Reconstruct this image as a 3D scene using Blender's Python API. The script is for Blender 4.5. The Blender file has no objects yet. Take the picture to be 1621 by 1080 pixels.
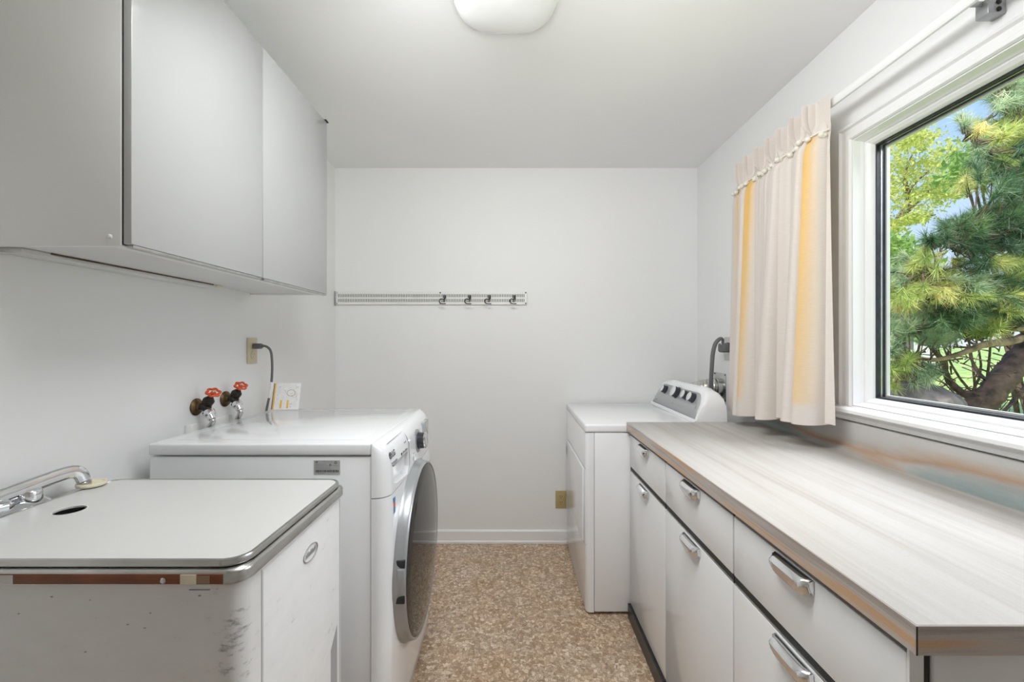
import bpy, bmesh, math, random
import numpy as np
from mathutils import Vector, Matrix
R = math.radians
random.seed(4); rng = np.random.default_rng(7)
sc = bpy.context.scene
CH = 1.31                                   # eye height
F = 675.4                                   # focal length in pixels of the 1621-wide frame

# ------------------------------------------------------------------ camera
cam_d = bpy.data.cameras.new('camera'); cam = bpy.data.objects.new('camera', cam_d)
sc.collection.objects.link(cam); sc.camera = cam
cam.location = (0, 0, CH); cam.rotation_euler = (R(90), 0, 0)
cam_d.sensor_width = 36; cam_d.lens = 15.0; cam_d.clip_start = .02; cam_d.clip_end = 300
cam_d.shift_y = .0006

# ------------------------------------------------------------------ world (blue sky with thin cloud)
w = bpy.data.worlds.new('sky'); sc.world = w; w.use_nodes = True
nt = w.node_tree; nt.nodes.clear()
N = nt.nodes.new; L = nt.links.new
tc = N('ShaderNodeTexCoord'); sep = N('ShaderNodeSeparateXYZ'); L(tc.outputs['Generated'], sep.inputs[0])
grad = N('ShaderNodeValToRGB'); L(sep.outputs['Z'], grad.inputs[0])
e = grad.color_ramp.elements
e[0].position = 0.0; e[0].color = (.72, .82, .95, 1)
e[1].position = .75; e[1].color = (.16, .36, .85, 1)
x = e.new(.42); x.color = (.36, .59, .97, 1)
no = N('ShaderNodeTexNoise'); no.inputs['Scale'].default_value = 2.2; no.inputs['Detail'].default_value = 7
mp = N('ShaderNodeMapping'); mp.inputs['Scale'].default_value = (1, 1, 2.4); L(tc.outputs['Generated'], mp.inputs[0]); L(mp.outputs[0], no.inputs['Vector'])
cr = N('ShaderNodeValToRGB'); L(no.outputs[0], cr.inputs[0]); cr.color_ramp.elements[0].position = .45; cr.color_ramp.elements[1].position = .72
mx = N('ShaderNodeMixRGB'); L(cr.outputs[0], mx.inputs[0]); L(grad.outputs[0], mx.inputs[1]); mx.inputs[2].default_value = (.9, .93, 1, 1)
bg = N('ShaderNodeBackground'); L(mx.outputs[0], bg.inputs[0]); bg.inputs[1].default_value = 1.25
wo = N('ShaderNodeOutputWorld'); L(bg.outputs[0], wo.inputs[0])

# ------------------------------------------------------------------ lights, exposure
def lamp(name, typ, loc, target=None, **kw):
    d = bpy.data.lights.new(name, typ)
    for k, v in kw.items(): setattr(d, k, v)
    o = bpy.data.objects.new(name, d); sc.collection.objects.link(o); o.location = loc
    if target is not None:
        o.rotation_euler = (Vector(target) - Vector(loc)).to_track_quat('-Z', 'Y').to_euler()
    return o
lamp('sun', 'SUN', (-4, -4, 8), target=(-4 + 3.2, -4 + 2.6, 8 - 5.5), energy=7, angle=R(1.0), color=(1, .95, .84))
lamp('sky_fill', 'AREA', (2.9, 1.0, 3.3), target=(.2, 1.35, .95), shape='RECTANGLE', size=2.4, size_y=1.8, energy=200, color=(.98, .98, 1))  # added area lamp out of view, strengthens the sky's light through the window
lamp('bounce_light', 'SPOT', (.0, .25, 1.55), target=(0, .95, 2.44), energy=46, color=(.99, .995, 1), spot_size=R(125), spot_blend=1., shadow_soft_size=.15)  # added unseen spot aimed at the ceiling to brighten the room
lamp('ceiling_fill', 'AREA', (-.08, .86, 2.28), target=(.5, 2.1, .3), shape='RECTANGLE', size=.9, size_y=.4, energy=21, color=(.97, .985, 1))  # added fill lamp above the view; no fixture hangs here
sc.view_settings.view_transform = 'Standard'; sc.view_settings.look = 'None'
sc.view_settings.exposure = -0.05; sc.view_settings.gamma = 1; sc.view_settings.use_curve_mapping = False
sc.cycles.max_bounces = 10; sc.cycles.diffuse_bounces = 6; sc.cycles.transparent_max_bounces = 12

# ------------------------------------------------------------------ materials
def mat(name, color, rough=.5, metal=0., var=.03, vscale=8., bump=0., bscale=60., coat=0., spec=.5, stretch=None, trans=0.):
    m = bpy.data.materials.new(name); m.use_nodes = True
    nt = m.node_tree; b = nt.nodes['Principled BSDF']
    b.inputs['Roughness'].default_value = rough; b.inputs['Metallic'].default_value = metal
    b.inputs['Coat Weight'].default_value = coat; b.inputs['Coat Roughness'].default_value = .08
    b.inputs['Specular IOR Level'].default_value = spec
    tc = nt.nodes.new('ShaderNodeTexCoord'); n = nt.nodes.new('ShaderNodeTexNoise')
    n.inputs['Scale'].default_value = vscale; n.inputs['Detail'].default_value = 4
    v = tc.outputs['Object']
    if stretch:
        mp = nt.nodes.new('ShaderNodeMapping'); mp.inputs['Scale'].default_value = stretch
        nt.links.new(v, mp.inputs[0]); v = mp.outputs[0]
    nt.links.new(v, n.inputs['Vector'])
    r = nt.nodes.new('ShaderNodeValToRGB')
    c = Vector(color[:3])
    r.color_ramp.elements[0].position = .3; r.color_ramp.elements[1].position = .7
    r.color_ramp.elements[0].color = (*[max(0, k * (1 - var)) for k in c], 1)
    r.color_ramp.elements[1].color = (*[min(1, k * (1 + var)) for k in c], 1)
    nt.links.new(n.outputs[0], r.inputs[0]); nt.links.new(r.outputs[0], b.inputs['Base Color'])
    if bump:
        n2 = nt.nodes.new('ShaderNodeTexNoise'); n2.inputs['Scale'].default_value = bscale; nt.links.new(v, n2.inputs['Vector'])
        bp = nt.nodes.new('ShaderNodeBump'); bp.inputs['Strength'].default_value = bump; bp.inputs['Distance'].default_value = .002
        nt.links.new(n2.outputs[0], bp.inputs['Height']); nt.links.new(bp.outputs[0], b.inputs['Normal'])
    return m
def ramp(nt, fac, stops, interp='LINEAR'):
    r = nt.nodes.new('ShaderNodeValToRGB'); nt.links.new(fac, r.inputs[0]); cr = r.color_ramp; cr.interpolation = interp
    cr.elements[0].position, cr.elements[0].color = stops[0][0], (*stops[0][1], 1)
    cr.elements[1].position, cr.elements[1].color = stops[-1][0], (*stops[-1][1], 1)
    for p, c in stops[1:-1]:
        k = cr.elements.new(p); k.color = (*c, 1)
    return r

M = {}
M['wall'] = mat('wall_paint', (.83, .832, .828), .62, var=.012, vscale=2, bump=.05, bscale=120)
M['ceiling'] = mat('ceiling_paint', (.86, .862, .86), .7, var=.01, vscale=2, bump=.05, bscale=90)
M['trim'] = mat('trim_paint', (.84, .84, .835), .3, var=.01)
M['dryer_enamel'] = mat('dryer_enamel', (.88, .885, .90), .18, var=.012, vscale=3, coat=.3)
M['enamel'] = mat('white_enamel', (.76, .77, .78), .16, var=.012, vscale=3, coat=.3)
M['base_enamel'] = mat('base_cabinet_enamel', (.84, .845, .85), .2, var=.015, vscale=3, coat=.2)
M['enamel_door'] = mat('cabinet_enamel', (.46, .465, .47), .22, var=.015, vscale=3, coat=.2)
M['steel_white'] = mat('aged_white_steel', (.82, .825, .815), .33, var=.02, vscale=3)
M['steel_inner'] = mat('cabinet_underside', (.68, .68, .67), .45, var=.03, vscale=5)
M['chrome'] = mat('chrome', (.80, .81, .83), .1, 1., var=.04)
M['steel'] = mat('brushed_steel', (.56, .56, .54), .26, 1., var=.12, vscale=14, stretch=(1, 1, 6))
M['aluminium'] = mat('dull_aluminium', (.55, .55, .54), .38, 1., var=.15, vscale=30)
M['foil'] = mat('foil_duct', (.72, .71, .68), .3, 1., var=.2, vscale=40, bump=.5, bscale=80)
M['black'] = mat('black_plastic', (.018, .018, .02), .4)
M['dark'] = mat('dark_gap', (.03, .03, .03), .6)
M['rubber'] = mat('grey_rubber', (.14, .14, .145), .5)
M['toe'] = mat('toe_kick_vinyl', (.03, .03, .032), .35)
M['iron'] = mat('dark_iron', (.035, .03, .024), .45, .5, var=.4, vscale=60, bump=.4)
M['brass_old'] = mat('old_brass', (.13, .085, .04), .42, .8, var=.5, vscale=40)
M['red'] = mat('red_enamel', (.62, .085, .018), .35, var=.12, vscale=60)
M['beige'] = mat('beige_plastic', (.62, .55, .38), .4, var=.03)
M['beige_d'] = mat('brown_plastic', (.33, .26, .12), .4)
M['ivory'] = mat('ivory_rubber', (.74, .68, .52), .5, var=.08, vscale=30)
M['silver'] = mat('silver_panel', (.47, .48, .49), .32, .35, var=.02)
M['bezel'] = mat('bezel_grey', (.37, .38, .39), .30, .5, var=.03)
M['knob_cap'] = mat('knob_cap_silver', (.74, .75, .76), .25, .2, var=.02)
M['knob'] = mat('knob_dark', (.03, .032, .04), .3)
M['shade'] = mat('opal_glass', (.84, .85, .845), .25, var=.01, coat=.2)
M['ink'] = mat('ink', (.06, .065, .07), .6)
M['ink_l'] = mat('grey_ink', (.30, .31, .32), .6)
M['label'] = mat('label_grey', (.42, .42, .40), .4)
M['blue'] = mat('sticker_blue', (.05, .22, .42), .5, var=.25, vscale=150)
M['orange'] = mat('sticker_red', (.75, .12, .05), .5)
M['yellow'] = mat('yellow_print', (.85, .48, .05), .5)
M['paper'] = mat('paper', (.80, .80, .79), .6, var=.05, vscale=60)
M['cordw'] = mat('pale_tag', (.8, .8, .8), .5)
M['bark'] = mat('pine_bark', (.085, .055, .04), .9, var=.7, vscale=14, bump=1.0, bscale=22)
M['bark_l'] = mat('pale_bark', (.24, .17, .11), .9, var=.5, vscale=14, bump=1.0, bscale=22)
M['rock'] = mat('boulder_stone', (.15, .13, .12), .9, var=.7, vscale=7, bump=1., bscale=14)
M['siding'] = mat('pale_siding', (.75, .76, .78), .6)
M['roof'] = mat('roof_shingle', (.30, .22, .2), .8, var=.2)
M['hole'] = mat('dark_hole', (.008, .008, .008), .9)
M['caulk'] = mat('gasket', (.012, .014, .02), .35, var=.6, vscale=40)
M['pale_frame'] = mat('outer_frame', (.55, .55, .53), .5)

# door glass: dark, glossy, sits in front of a dark drum
M['door_glass'] = mat('door_glass', (.022, .021, .020), .03, var=.02, spec=.3)

# glass pane: thin sheet
m = bpy.data.materials.new('window_glass'); m.use_nodes = True; nt = m.node_tree; nt.nodes.clear()
o_ = nt.nodes.new('ShaderNodeOutputMaterial'); t_ = nt.nodes.new('ShaderNodeBsdfTransparent'); g_ = nt.nodes.new('ShaderNodeBsdfGlossy')
g_.inputs['Roughness'].default_value = .01
nz = nt.nodes.new('ShaderNodeTexNoise'); nz.inputs['Scale'].default_value = 1.5
rr = ramp(nt, nz.outputs[0], [(.3, (.96, .97, .97)), (.7, (.985, .99, .99))]); nt.links.new(rr.outputs[0], t_.inputs[0])
lw = nt.nodes.new('ShaderNodeLayerWeight'); lw.inputs[0].default_value = .5; fr = nt.nodes.new('ShaderNodeMath'); fr.operation = 'POWER'; fr.inputs[1].default_value = 5; nt.links.new(lw.outputs['Facing'], fr.inputs[0])
mm = nt.nodes.new('ShaderNodeMixShader'); nt.links.new(fr.outputs[0], mm.inputs[0]); nt.links.new(t_.outputs[0], mm.inputs[1]); nt.links.new(g_.outputs[0], mm.inputs[2])
nt.links.new(mm.outputs[0], o_.inputs[0]); M['glass'] = m

# floor: printed pebble vinyl
m = bpy.data.materials.new('pebble_vinyl'); m.use_nodes = True; nt = m.node_tree; b = nt.nodes['Principled BSDF']
tc = nt.nodes.new('ShaderNodeTexCoord')
nw = nt.nodes.new('ShaderNodeTexNoise'); nw.inputs['Scale'].default_value = 34; nw.inputs['Detail'].default_value = 3; nt.links.new(tc.outputs['Object'], nw.inputs['Vector'])
ad = nt.nodes.new('ShaderNodeMixRGB'); ad.blend_type = 'LINEAR_LIGHT'; ad.inputs[0].default_value = .017; nt.links.new(tc.outputs['Object'], ad.inputs[1]); nt.links.new(nw.outputs['Color'], ad.inputs[2])
v1 = nt.nodes.new('ShaderNodeTexVoronoi'); v1.inputs['Scale'].default_value = 72; nt.links.new(ad.outputs[0], v1.inputs['Vector'])
v2 = nt.nodes.new('ShaderNodeTexVoronoi'); v2.feature = 'DISTANCE_TO_EDGE'; v2.inputs['Scale'].default_value = 72; nt.links.new(ad.outputs[0], v2.inputs['Vector'])
s2 = nt.nodes.new('ShaderNodeSeparateColor'); nt.links.new(v1.outputs['Color'], s2.inputs[0])
c1 = ramp(nt, s2.outputs[0], [(0, (.40, .275, .185)), (.25, (.49, .355, .245)), (.5, (.58, .44, .32)), (.75, (.67, .53, .40)), (1, (.80, .68, .56))])
lf = nt.nodes.new('ShaderNodeTexNoise'); lf.inputs['Scale'].default_value = 5; nt.links.new(tc.outputs['Object'], lf.inputs['Vector'])
c3 = ramp(nt, lf.outputs[0], [(.35, (1.0, .93, .84)), (.65, (1.0, 1.0, 1.0))])
ml = nt.nodes.new('ShaderNodeMixRGB'); ml.blend_type = 'MULTIPLY'; ml.inputs[0].default_value = 1; nt.links.new(c1.outputs[0], ml.inputs[1]); nt.links.new(c3.outputs[0], ml.inputs[2])
c2 = ramp(nt, v2.outputs['Distance'], [(0, (.45, .42, .38)), (.09, (1, 1, 1))])
m2 = nt.nodes.new('ShaderNodeMixRGB'); m2.blend_type = 'MULTIPLY'; m2.inputs[0].default_value = 1; nt.links.new(ml.outputs[0], m2.inputs[1]); nt.links.new(c2.outputs[0], m2.inputs[2])
nt.links.new(m2.outputs[0], b.inputs['Base Color']); b.inputs['Roughness'].default_value = .34
bp = nt.nodes.new('ShaderNodeBump'); bp.inputs['Strength'].default_value = .35; bp.inputs['Distance'].default_value = .001; nt.links.new(c2.outputs[0], bp.inputs['Height']); nt.links.new(bp.outputs[0], b.inputs['Normal'])
M['floor'] = m

# laminate: streaks that run along the counter
def laminate(name, stops, sx=22, sy=.8, sz=22, rough=.28, dist=.35, wav=.0, zb=None):
    m = bpy.data.materials.new(name); m.use_nodes = True; nt = m.node_tree; b = nt.nodes['Principled BSDF']
    tc = nt.nodes.new('ShaderNodeTexCoord'); mp = nt.nodes.new('ShaderNodeMapping'); mp.inputs['Scale'].default_value = (sx, sy, sz)
    src = tc.outputs['Object']
    if wav:
        n0 = nt.nodes.new('ShaderNodeTexNoise'); n0.inputs['Scale'].default_value = 1.6; nt.links.new(src, n0.inputs['Vector'])
        a0 = nt.nodes.new('ShaderNodeMixRGB'); a0.blend_type = 'LINEAR_LIGHT'; a0.inputs[0].default_value = wav; nt.links.new(src, a0.inputs[1]); nt.links.new(n0.outputs['Color'], a0.inputs[2]); src = a0.outputs[0]
    nt.links.new(src, mp.inputs[0])
    n = nt.nodes.new('ShaderNodeTexNoise'); n.inputs['Scale'].default_value = 1; n.inputs['Detail'].default_value = 5; n.inputs['Roughness'].default_value = .6; n.inputs['Distortion'].default_value = dist
    nt.links.new(mp.outputs[0], n.inputs['Vector'])
    fac = n.outputs[0]
    if zb:      # the printed bands follow the splash's height
        sp_ = nt.nodes.new('ShaderNodeSeparateXYZ'); nt.links.new(tc.outputs['Object'], sp_.inputs[0])
        m1 = nt.nodes.new('ShaderNodeMath'); m1.operation = 'MULTIPLY_ADD'; nt.links.new(sp_.outputs['Z'], m1.inputs[0]); m1.inputs[1].default_value = zb[0]; m1.inputs[2].default_value = zb[1]
        m2 = nt.nodes.new('ShaderNodeMath'); m2.operation = 'MULTIPLY_ADD'; nt.links.new(fac, m2.inputs[0]); m2.inputs[1].default_value = zb[2]; nt.links.new(m1.outputs[0], m2.inputs[2]); fac = m2.outputs[0]
    r = ramp(nt, fac, stops)
    n2 = nt.nodes.new('ShaderNodeTexNoise'); n2.inputs['Scale'].default_value = 350; nt.links.new(tc.outputs['Object'], n2.inputs['Vector'])
    r2 = ramp(nt, n2.outputs[0], [(.3, (.93, .93, .93)), (.7, (1, 1, 1))])
    mu = nt.nodes.new('ShaderNodeMixRGB'); mu.blend_type = 'MULTIPLY'; mu.inputs[0].default_value = 1; nt.links.new(r.outputs[0], mu.inputs[1]); nt.links.new(r2.outputs[0], mu.inputs[2])
    nt.links.new(mu.outputs[0], b.inputs['Base Color']); b.inputs['Roughness'].default_value = rough
    return m
M['lam_top'] = laminate('laminate_top', [(.25, (.36, .325, .29)), (.42, (.43, .405, .375)), (.55, (.47, .45, .42)), (.75, (.49, .475, .45))], sx=30, sy=1.0, rough=.42)  # same laminate as the splash; glare painted in as paler, fainter streaks
M['lam_splash'] = laminate('laminate_splash', [(.20, (.42, .40, .37)), (.30, (.38, .38, .35)), (.36, (.24, .29, .285)), (.44, (.30, .35, .345)), (.50, (.44, .42, .40)), (.56, (.46, .31, .21)), (.61, (.50, .42, .35)), (.68, (.52, .50, .475)), (.85, (.55, .54, .52))], sx=6, sy=.8, sz=6, wav=.04, zb=(4.0, -.17, .75))
M['lam_edge'] = laminate('laminate_edge', [(.26, (.29, .24, .21)), (.40, (.40, .35, .32)), (.47, (.50, .46, .42)), (.53, (.58, .36, .20)), (.60, (.60, .42, .29)), (.68, (.47, .43, .40)), (.8, (.38, .33, .30))], sx=1.2, sy=1.1, sz=34, wav=.02)

# painted tub sheet metal: white, scuffed near the corner
m = bpy.data.materials.new('scuffed_white_steel'); m.use_nodes = True; nt = m.node_tree; b = nt.nodes['Principled BSDF']
tc = nt.nodes.new('ShaderNodeTexCoord'); mp = nt.nodes.new('ShaderNodeMapping'); mp.inputs['Scale'].default_value = (14, 14, 30); nt.links.new(tc.outputs['Object'], mp.inputs[0])
n = nt.nodes.new('ShaderNodeTexNoise'); n.inputs['Scale'].default_value = 1; n.inputs['Detail'].default_value = 9; n.inputs['Roughness'].default_value = .75
nt.links.new(mp.outputs[0], n.inputs['Vector'])
# rubbed paint on the near corner, a hand's width below the rim
m3 = nt.nodes.new('ShaderNodeMapping'); m3.vector_type = 'POINT'; m3.inputs['Location'].default_value = (-.325 / .05, .215 / .05, -.80 / .16); m3.inputs['Scale'].default_value = (1 / .05, 1 / .05, 1 / .16)
nt.links.new(tc.outputs['Object'], m3.inputs[0]); ln = nt.nodes.new('ShaderNodeVectorMath'); ln.operation = 'LENGTH'; nt.links.new(m3.outputs[0], ln.inputs[0])
mr = nt.nodes.new('ShaderNodeMapRange'); mr.inputs['From Min'].default_value = 0; mr.inputs['From Max'].default_value = 1; mr.inputs['To Min'].default_value = .145; mr.inputs['To Max'].default_value = 0; nt.links.new(ln.outputs['Value'], mr.inputs['Value'])
sb = nt.nodes.new('ShaderNodeMath'); sb.operation = 'SUBTRACT'; nt.links.new(n.outputs[0], sb.inputs[0]); nt.links.new(mr.outputs[0], sb.inputs[1])
r = ramp(nt, sb.outputs[0], [(.27, (.28, .28, .29)), (.32, (.50, .50, .50)), (.37, (.72, .72, .715)), (.7, (.76, .76, .755))])
nt.links.new(r.outputs[0], b.inputs['Base Color']); b.inputs['Roughness'].default_value = .4
M['tub'] = m

# curtain cloth: cream, yellow stripes down some folds, lets light through
m = bpy.data.materials.new('curtain_cloth'); m.use_nodes = True; nt = m.node_tree; b = nt.nodes['Principled BSDF']; out = nt.nodes['Material Output']
uv = nt.nodes.new('ShaderNodeUVMap'); uv.uv_map = 'UVMap'; su = nt.nodes.new('ShaderNodeSeparateXYZ'); nt.links.new(uv.outputs[0], su.inputs[0])
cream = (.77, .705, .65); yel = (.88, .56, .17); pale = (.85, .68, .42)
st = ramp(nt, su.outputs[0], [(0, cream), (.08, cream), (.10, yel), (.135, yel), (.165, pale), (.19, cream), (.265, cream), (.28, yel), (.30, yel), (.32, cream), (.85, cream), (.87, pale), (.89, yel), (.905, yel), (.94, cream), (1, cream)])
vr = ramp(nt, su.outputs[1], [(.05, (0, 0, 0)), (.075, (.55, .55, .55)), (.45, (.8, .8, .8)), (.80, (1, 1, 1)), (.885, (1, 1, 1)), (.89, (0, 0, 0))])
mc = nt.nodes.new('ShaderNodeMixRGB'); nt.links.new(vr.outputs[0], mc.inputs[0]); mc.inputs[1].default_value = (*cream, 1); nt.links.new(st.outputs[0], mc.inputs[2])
wv = nt.nodes.new('ShaderNodeTexNoise'); wv.inputs['Scale'].default_value = 1; mpp = nt.nodes.new('ShaderNodeMapping'); mpp.inputs['Scale'].default_value = (60, 500, 1); nt.links.new(uv.outputs[0], mpp.inputs[0]); nt.links.new(mpp.outputs[0], wv.inputs['Vector'])
wr = ramp(nt, wv.outputs[0], [(.3, (.93, .92, .91)), (.7, (1, 1, 1))])
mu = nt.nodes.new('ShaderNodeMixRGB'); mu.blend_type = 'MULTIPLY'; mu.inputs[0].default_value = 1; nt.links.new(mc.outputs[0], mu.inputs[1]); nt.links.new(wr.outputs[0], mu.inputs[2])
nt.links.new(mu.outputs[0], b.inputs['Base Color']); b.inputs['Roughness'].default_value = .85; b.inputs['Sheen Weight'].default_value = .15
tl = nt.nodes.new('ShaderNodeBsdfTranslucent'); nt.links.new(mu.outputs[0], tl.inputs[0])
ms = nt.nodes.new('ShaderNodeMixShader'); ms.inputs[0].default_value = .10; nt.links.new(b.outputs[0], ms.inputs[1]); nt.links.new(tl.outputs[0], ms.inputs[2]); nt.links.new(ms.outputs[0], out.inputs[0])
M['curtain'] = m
M['pompom'] = mat('pompom_yarn', (.80, .77, .68), .9, var=.1, vscale=80, bump=1., bscale=250)

# leaves: colour varies by place, some light comes through
def leafmat(name, a, b_, c, tr=.4, scale=3.):
    m = bpy.data.materials.new(name); m.use_nodes = True; nt = m.node_tree; b = nt.nodes['Principled BSDF']; out = nt.nodes['Material Output']
    tc = nt.nodes.new('ShaderNodeTexCoord'); n = nt.nodes.new('ShaderNodeTexNoise'); n.inputs['Scale'].default_value = scale; n.inputs['Detail'].default_value = 6; n.inputs['Roughness'].default_value = .8
    nt.links.new(tc.outputs['Object'], n.inputs['Vector']); r = ramp(nt, n.outputs[0], [(.33, a), (.5, b_), (.66, c)])
    nt.links.new(r.outputs[0], b.inputs['Base Color']); b.inputs['Roughness'].default_value = .5
    tl = nt.nodes.new('ShaderNodeBsdfTranslucent'); nt.links.new(r.outputs[0], tl.inputs[0])
    ms = nt.nodes.new('ShaderNodeMixShader'); ms.inputs[0].default_value = tr; nt.links.new(b.outputs[0], ms.inputs[1]); nt.links.new(tl.outputs[0], ms.inputs[2]); nt.links.new(ms.outputs[0], out.inputs[0])
    return m
M['needle_dark'] = leafmat('pine_needles_dark', (.018, .05, .03), (.05, .11, .045), (.16, .23, .08), .25)
M['needle_new_lit'] = leafmat('pine_needles_new_lit', (.12, .22, .05), (.38, .44, .12), (.80, .66, .30), .35)  # new growth and sunlit needles together, the sunlight painted into the colour
M['needle_grey'] = leafmat('pine_needles_grey', (.09, .17, .09), (.26, .36, .20), (.58, .58, .38), .3)
M['leaf_yellow'] = leafmat('maple_leaves', (.34, .44, .10), (.60, .64, .18), (.78, .72, .26), .5, 2)
M['leaf_green'] = leafmat('shrub_leaves', (.13, .26, .06), (.27, .43, .11), (.52, .60, .22), .45, 2)
M['grass'] = leafmat('lawn_grass', (.08, .30, .08), (.34, .48, .10), (.62, .68, .26), .1, 1.2)

# ------------------------------------------------------------------ mesh helpers
WL = {}
def tag(o, label=None, cat=None, group=None, kind=None):
    if label: o['label'] = label
    if cat: o['category'] = cat
    if group: o['group'] = group
    if kind: o['kind'] = kind
    return o
def thing(name, label, cat, loc, group=None):
    o = bpy.data.objects.new(name, None); sc.collection.objects.link(o); o.location = loc; o.empty_display_size = .05
    WL[o] = Vector(loc); return tag(o, label, cat, group)
def obj(name, bm, m, parent=None, smooth=True, loc=None, label=None):
    """bm is in world coordinates; it becomes one mesh object whose origin is its parent's (or LOC)"""
    org = WL[parent] if parent is not None else Vector(loc or (0, 0, 0))
    for v in bm.verts: v.co -= org
    bmesh.ops.recalc_face_normals(bm, faces=bm.faces)
    me = bpy.data.meshes.new(name); bm.to_mesh(me); bm.free()
    me.materials.append(m if not isinstance(m, str) else M[m])
    o = bpy.data.objects.new(name, me); sc.collection.objects.link(o)
    if parent is not None: o.parent = parent
    else: o.location = org
    WL[o] = org.copy()
    if smooth:
        for p in me.polygons: p.use_smooth = True
        try: me.set_sharp_from_angle(angle=R(38))
        except Exception: pass
    if label: o['label'] = label
    return o
def struct(name, bm, m, parent=None, smooth=False):
    o = obj(name, bm, m, parent, smooth)
    if parent is None: o['kind'] = 'structure'
    return o
def box(x0, x1, y0, y1, z0, z1, bev=0., seg=2, bm=None):
    own = bm or bmesh.new()
    t = bmesh.new(); bmesh.ops.create_cube(t, size=1)
    for v in t.verts: v.co = Vector(((x0 + x1) / 2 + v.co.x * (x1 - x0), (y0 + y1) / 2 + v.co.y * (y1 - y0), (z0 + z1) / 2 + v.co.z * (z1 - z0)))
    if bev: bmesh.ops.bevel(t, geom=t.edges[:], offset=min(bev, .49 * min(abs(x1 - x0), abs(y1 - y0), abs(z1 - z0))), segments=seg, profile=.5, affect='EDGES')
    join(own, t); return own
def join(a, t):
    vs = [a.verts.new(v.co) for v in t.verts]; t.verts.index_update()
    for f in t.faces:
        try: a.faces.new([vs[v.index] for v in f.verts])
        except ValueError: pass
    t.free()
def loft(rings, caps=True, closed=True, bm=None):
    bm = bm or bmesh.new()
    V = [[bm.verts.new(p) for p in r] for r in rings]; n = len(V[0])
    for a, b in zip(V, V[1:]):
        for i in range(n if closed else n - 1):
            j = (i + 1) % n; bm.faces.new((a[i], a[j], b[j], b[i]))
    if caps:
        bm.faces.new(V[0][::-1]); bm.faces.new(V[-1])
    return bm
def frame(ax):
    ax = Vector(ax).normalized(); up = Vector((0, 0, 1)) if abs(ax.z) < .9 else Vector((0, 1, 0))
    a = ax.cross(up).normalized(); return ax, a, ax.cross(a).normalized()
def lathe(profile, c, axis, n=28, bm=None, sy=1., caps=True):
    """profile: (radius, height along axis)"""
    ax, a, b = frame(axis); c = Vector(c)
    return loft([[c + ax * h + (a * math.cos(2 * math.pi * i / n) * r * sy + b * math.sin(2 * math.pi * i / n) * r) for i in range(n)] for r, h in profile], caps, True, bm)
def spline(pts, k=6):
    P = [Vector(p) for p in pts]; P = [2 * P[0] - P[1]] + P + [2 * P[-1] - P[-2]]; out = []
    for i in range(1, len(P) - 2):
        for s in range(k):
            t = s / k; p0, p1, p2, p3 = P[i - 1:i + 3]
            out.append(.5 * ((2 * p1) + (p2 - p0) * t + (2 * p0 - 5 * p1 + 4 * p2 - p3) * t * t + (3 * p1 - p0 - 3 * p2 + p3) * t ** 3))
    out.append(P[-2]); return out
def tube(pts, r, n=10, bm=None, flat=1., rfun=None, jit=0.):
    P = [Vector(p) for p in pts]; rings = []; pa = None
    for i, p in enumerate(P):
        d = (P[min(i + 1, len(P) - 1)] - P[max(i - 1, 0)]).normalized()
        a = (pa - d * pa.dot(d)).normalized() if pa is not None and (pa - d * pa.dot(d)).length > 1e-5 else frame(d)[1]
        pa = a; b = d.cross(a)
        rr = rfun(i / (len(P) - 1)) if rfun else r
        rings.append([p + (a * math.cos(2 * math.pi * k / n) * flat + b * math.sin(2 * math.pi * k / n)) * rr * (1 + jit * (random.random() - .5)) for k in range(n)])
    return loft(rings, True, True, bm)
def rrect(x0, x1, y0, y1, r, n=6):
    out = []
    for cx, cy, a0 in ((x1 - r, y1 - r, 0), (x0 + r, y1 - r, 90), (x0 + r, y0 + r, 180), (x1 - r, y0 + r, 270)):
        for i in range(n + 1):
            a = R(a0 + 90 * i / n); out.append((cx + r * math.cos(a), cy + r * math.sin(a)))
    return out
def slab(pts, z0, z1, ed=.0, bm=None):
    """extrude a plan outline with softened top edge"""
    c = Vector((sum(p[0] for p in pts) / len(pts), sum(p[1] for p in pts) / len(pts)))
    def sh(d): return [((p[0] - c.x) * (1 - d / max(abs(p[0] - c.x), .02)) + c.x, (p[1] - c.y) * (1 - d / max(abs(p[1] - c.y), .02)) + c.y) for p in pts]
    R_ = [[(p[0], p[1], z0) for p in pts]]
    if ed:
        for k in range(5):
            a = R(90 * k / 4); R_.append([(q[0], q[1], z1 - ed + ed * math.sin(a)) for q in sh(ed * (1 - math.cos(a)))])
    else: R_.append([(p[0], p[1], z1) for p in pts])
    return loft(R_, True, True, bm)
def prism_y(prof, y0, y1, bm=None):
    return loft([[(p[0], y0, p[1]) for p in prof], [(p[0], y1, p[1]) for p in prof]], True, True, bm)
def prism_x(prof, x0, x1, bm=None):
    return loft([[(x0, p[0], p[1]) for p in prof], [(x1, p[0], p[1]) for p in prof]], True, True, bm)
def boolean(o, cutter_bm):
    me = bpy.data.meshes.new('t')
    for v in cutter_bm.verts: v.co -= WL[o]
    bmesh.ops.recalc_face_normals(cutter_bm, faces=cutter_bm.faces)
    cutter_bm.to_mesh(me); cutter_bm.free()
    c = bpy.data.objects.new('t', me); sc.collection.objects.link(c); c.parent = o.parent; c.location = o.location
    md = o.modifiers.new('b', 'BOOLEAN'); md.object = c; md.operation = 'DIFFERENCE'; md.solver = 'EXACT'
    bpy.context.view_layer.update(); dg = bpy.context.evaluated_depsgraph_get()
    new = bpy.data.meshes.new_from_object(o.evaluated_get(dg)); o.modifiers.clear(); o.data = new
    bpy.data.objects.remove(c)
    for p in new.polygons: p.use_smooth = True
    new.set_sharp_from_angle(angle=R(35))
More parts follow.
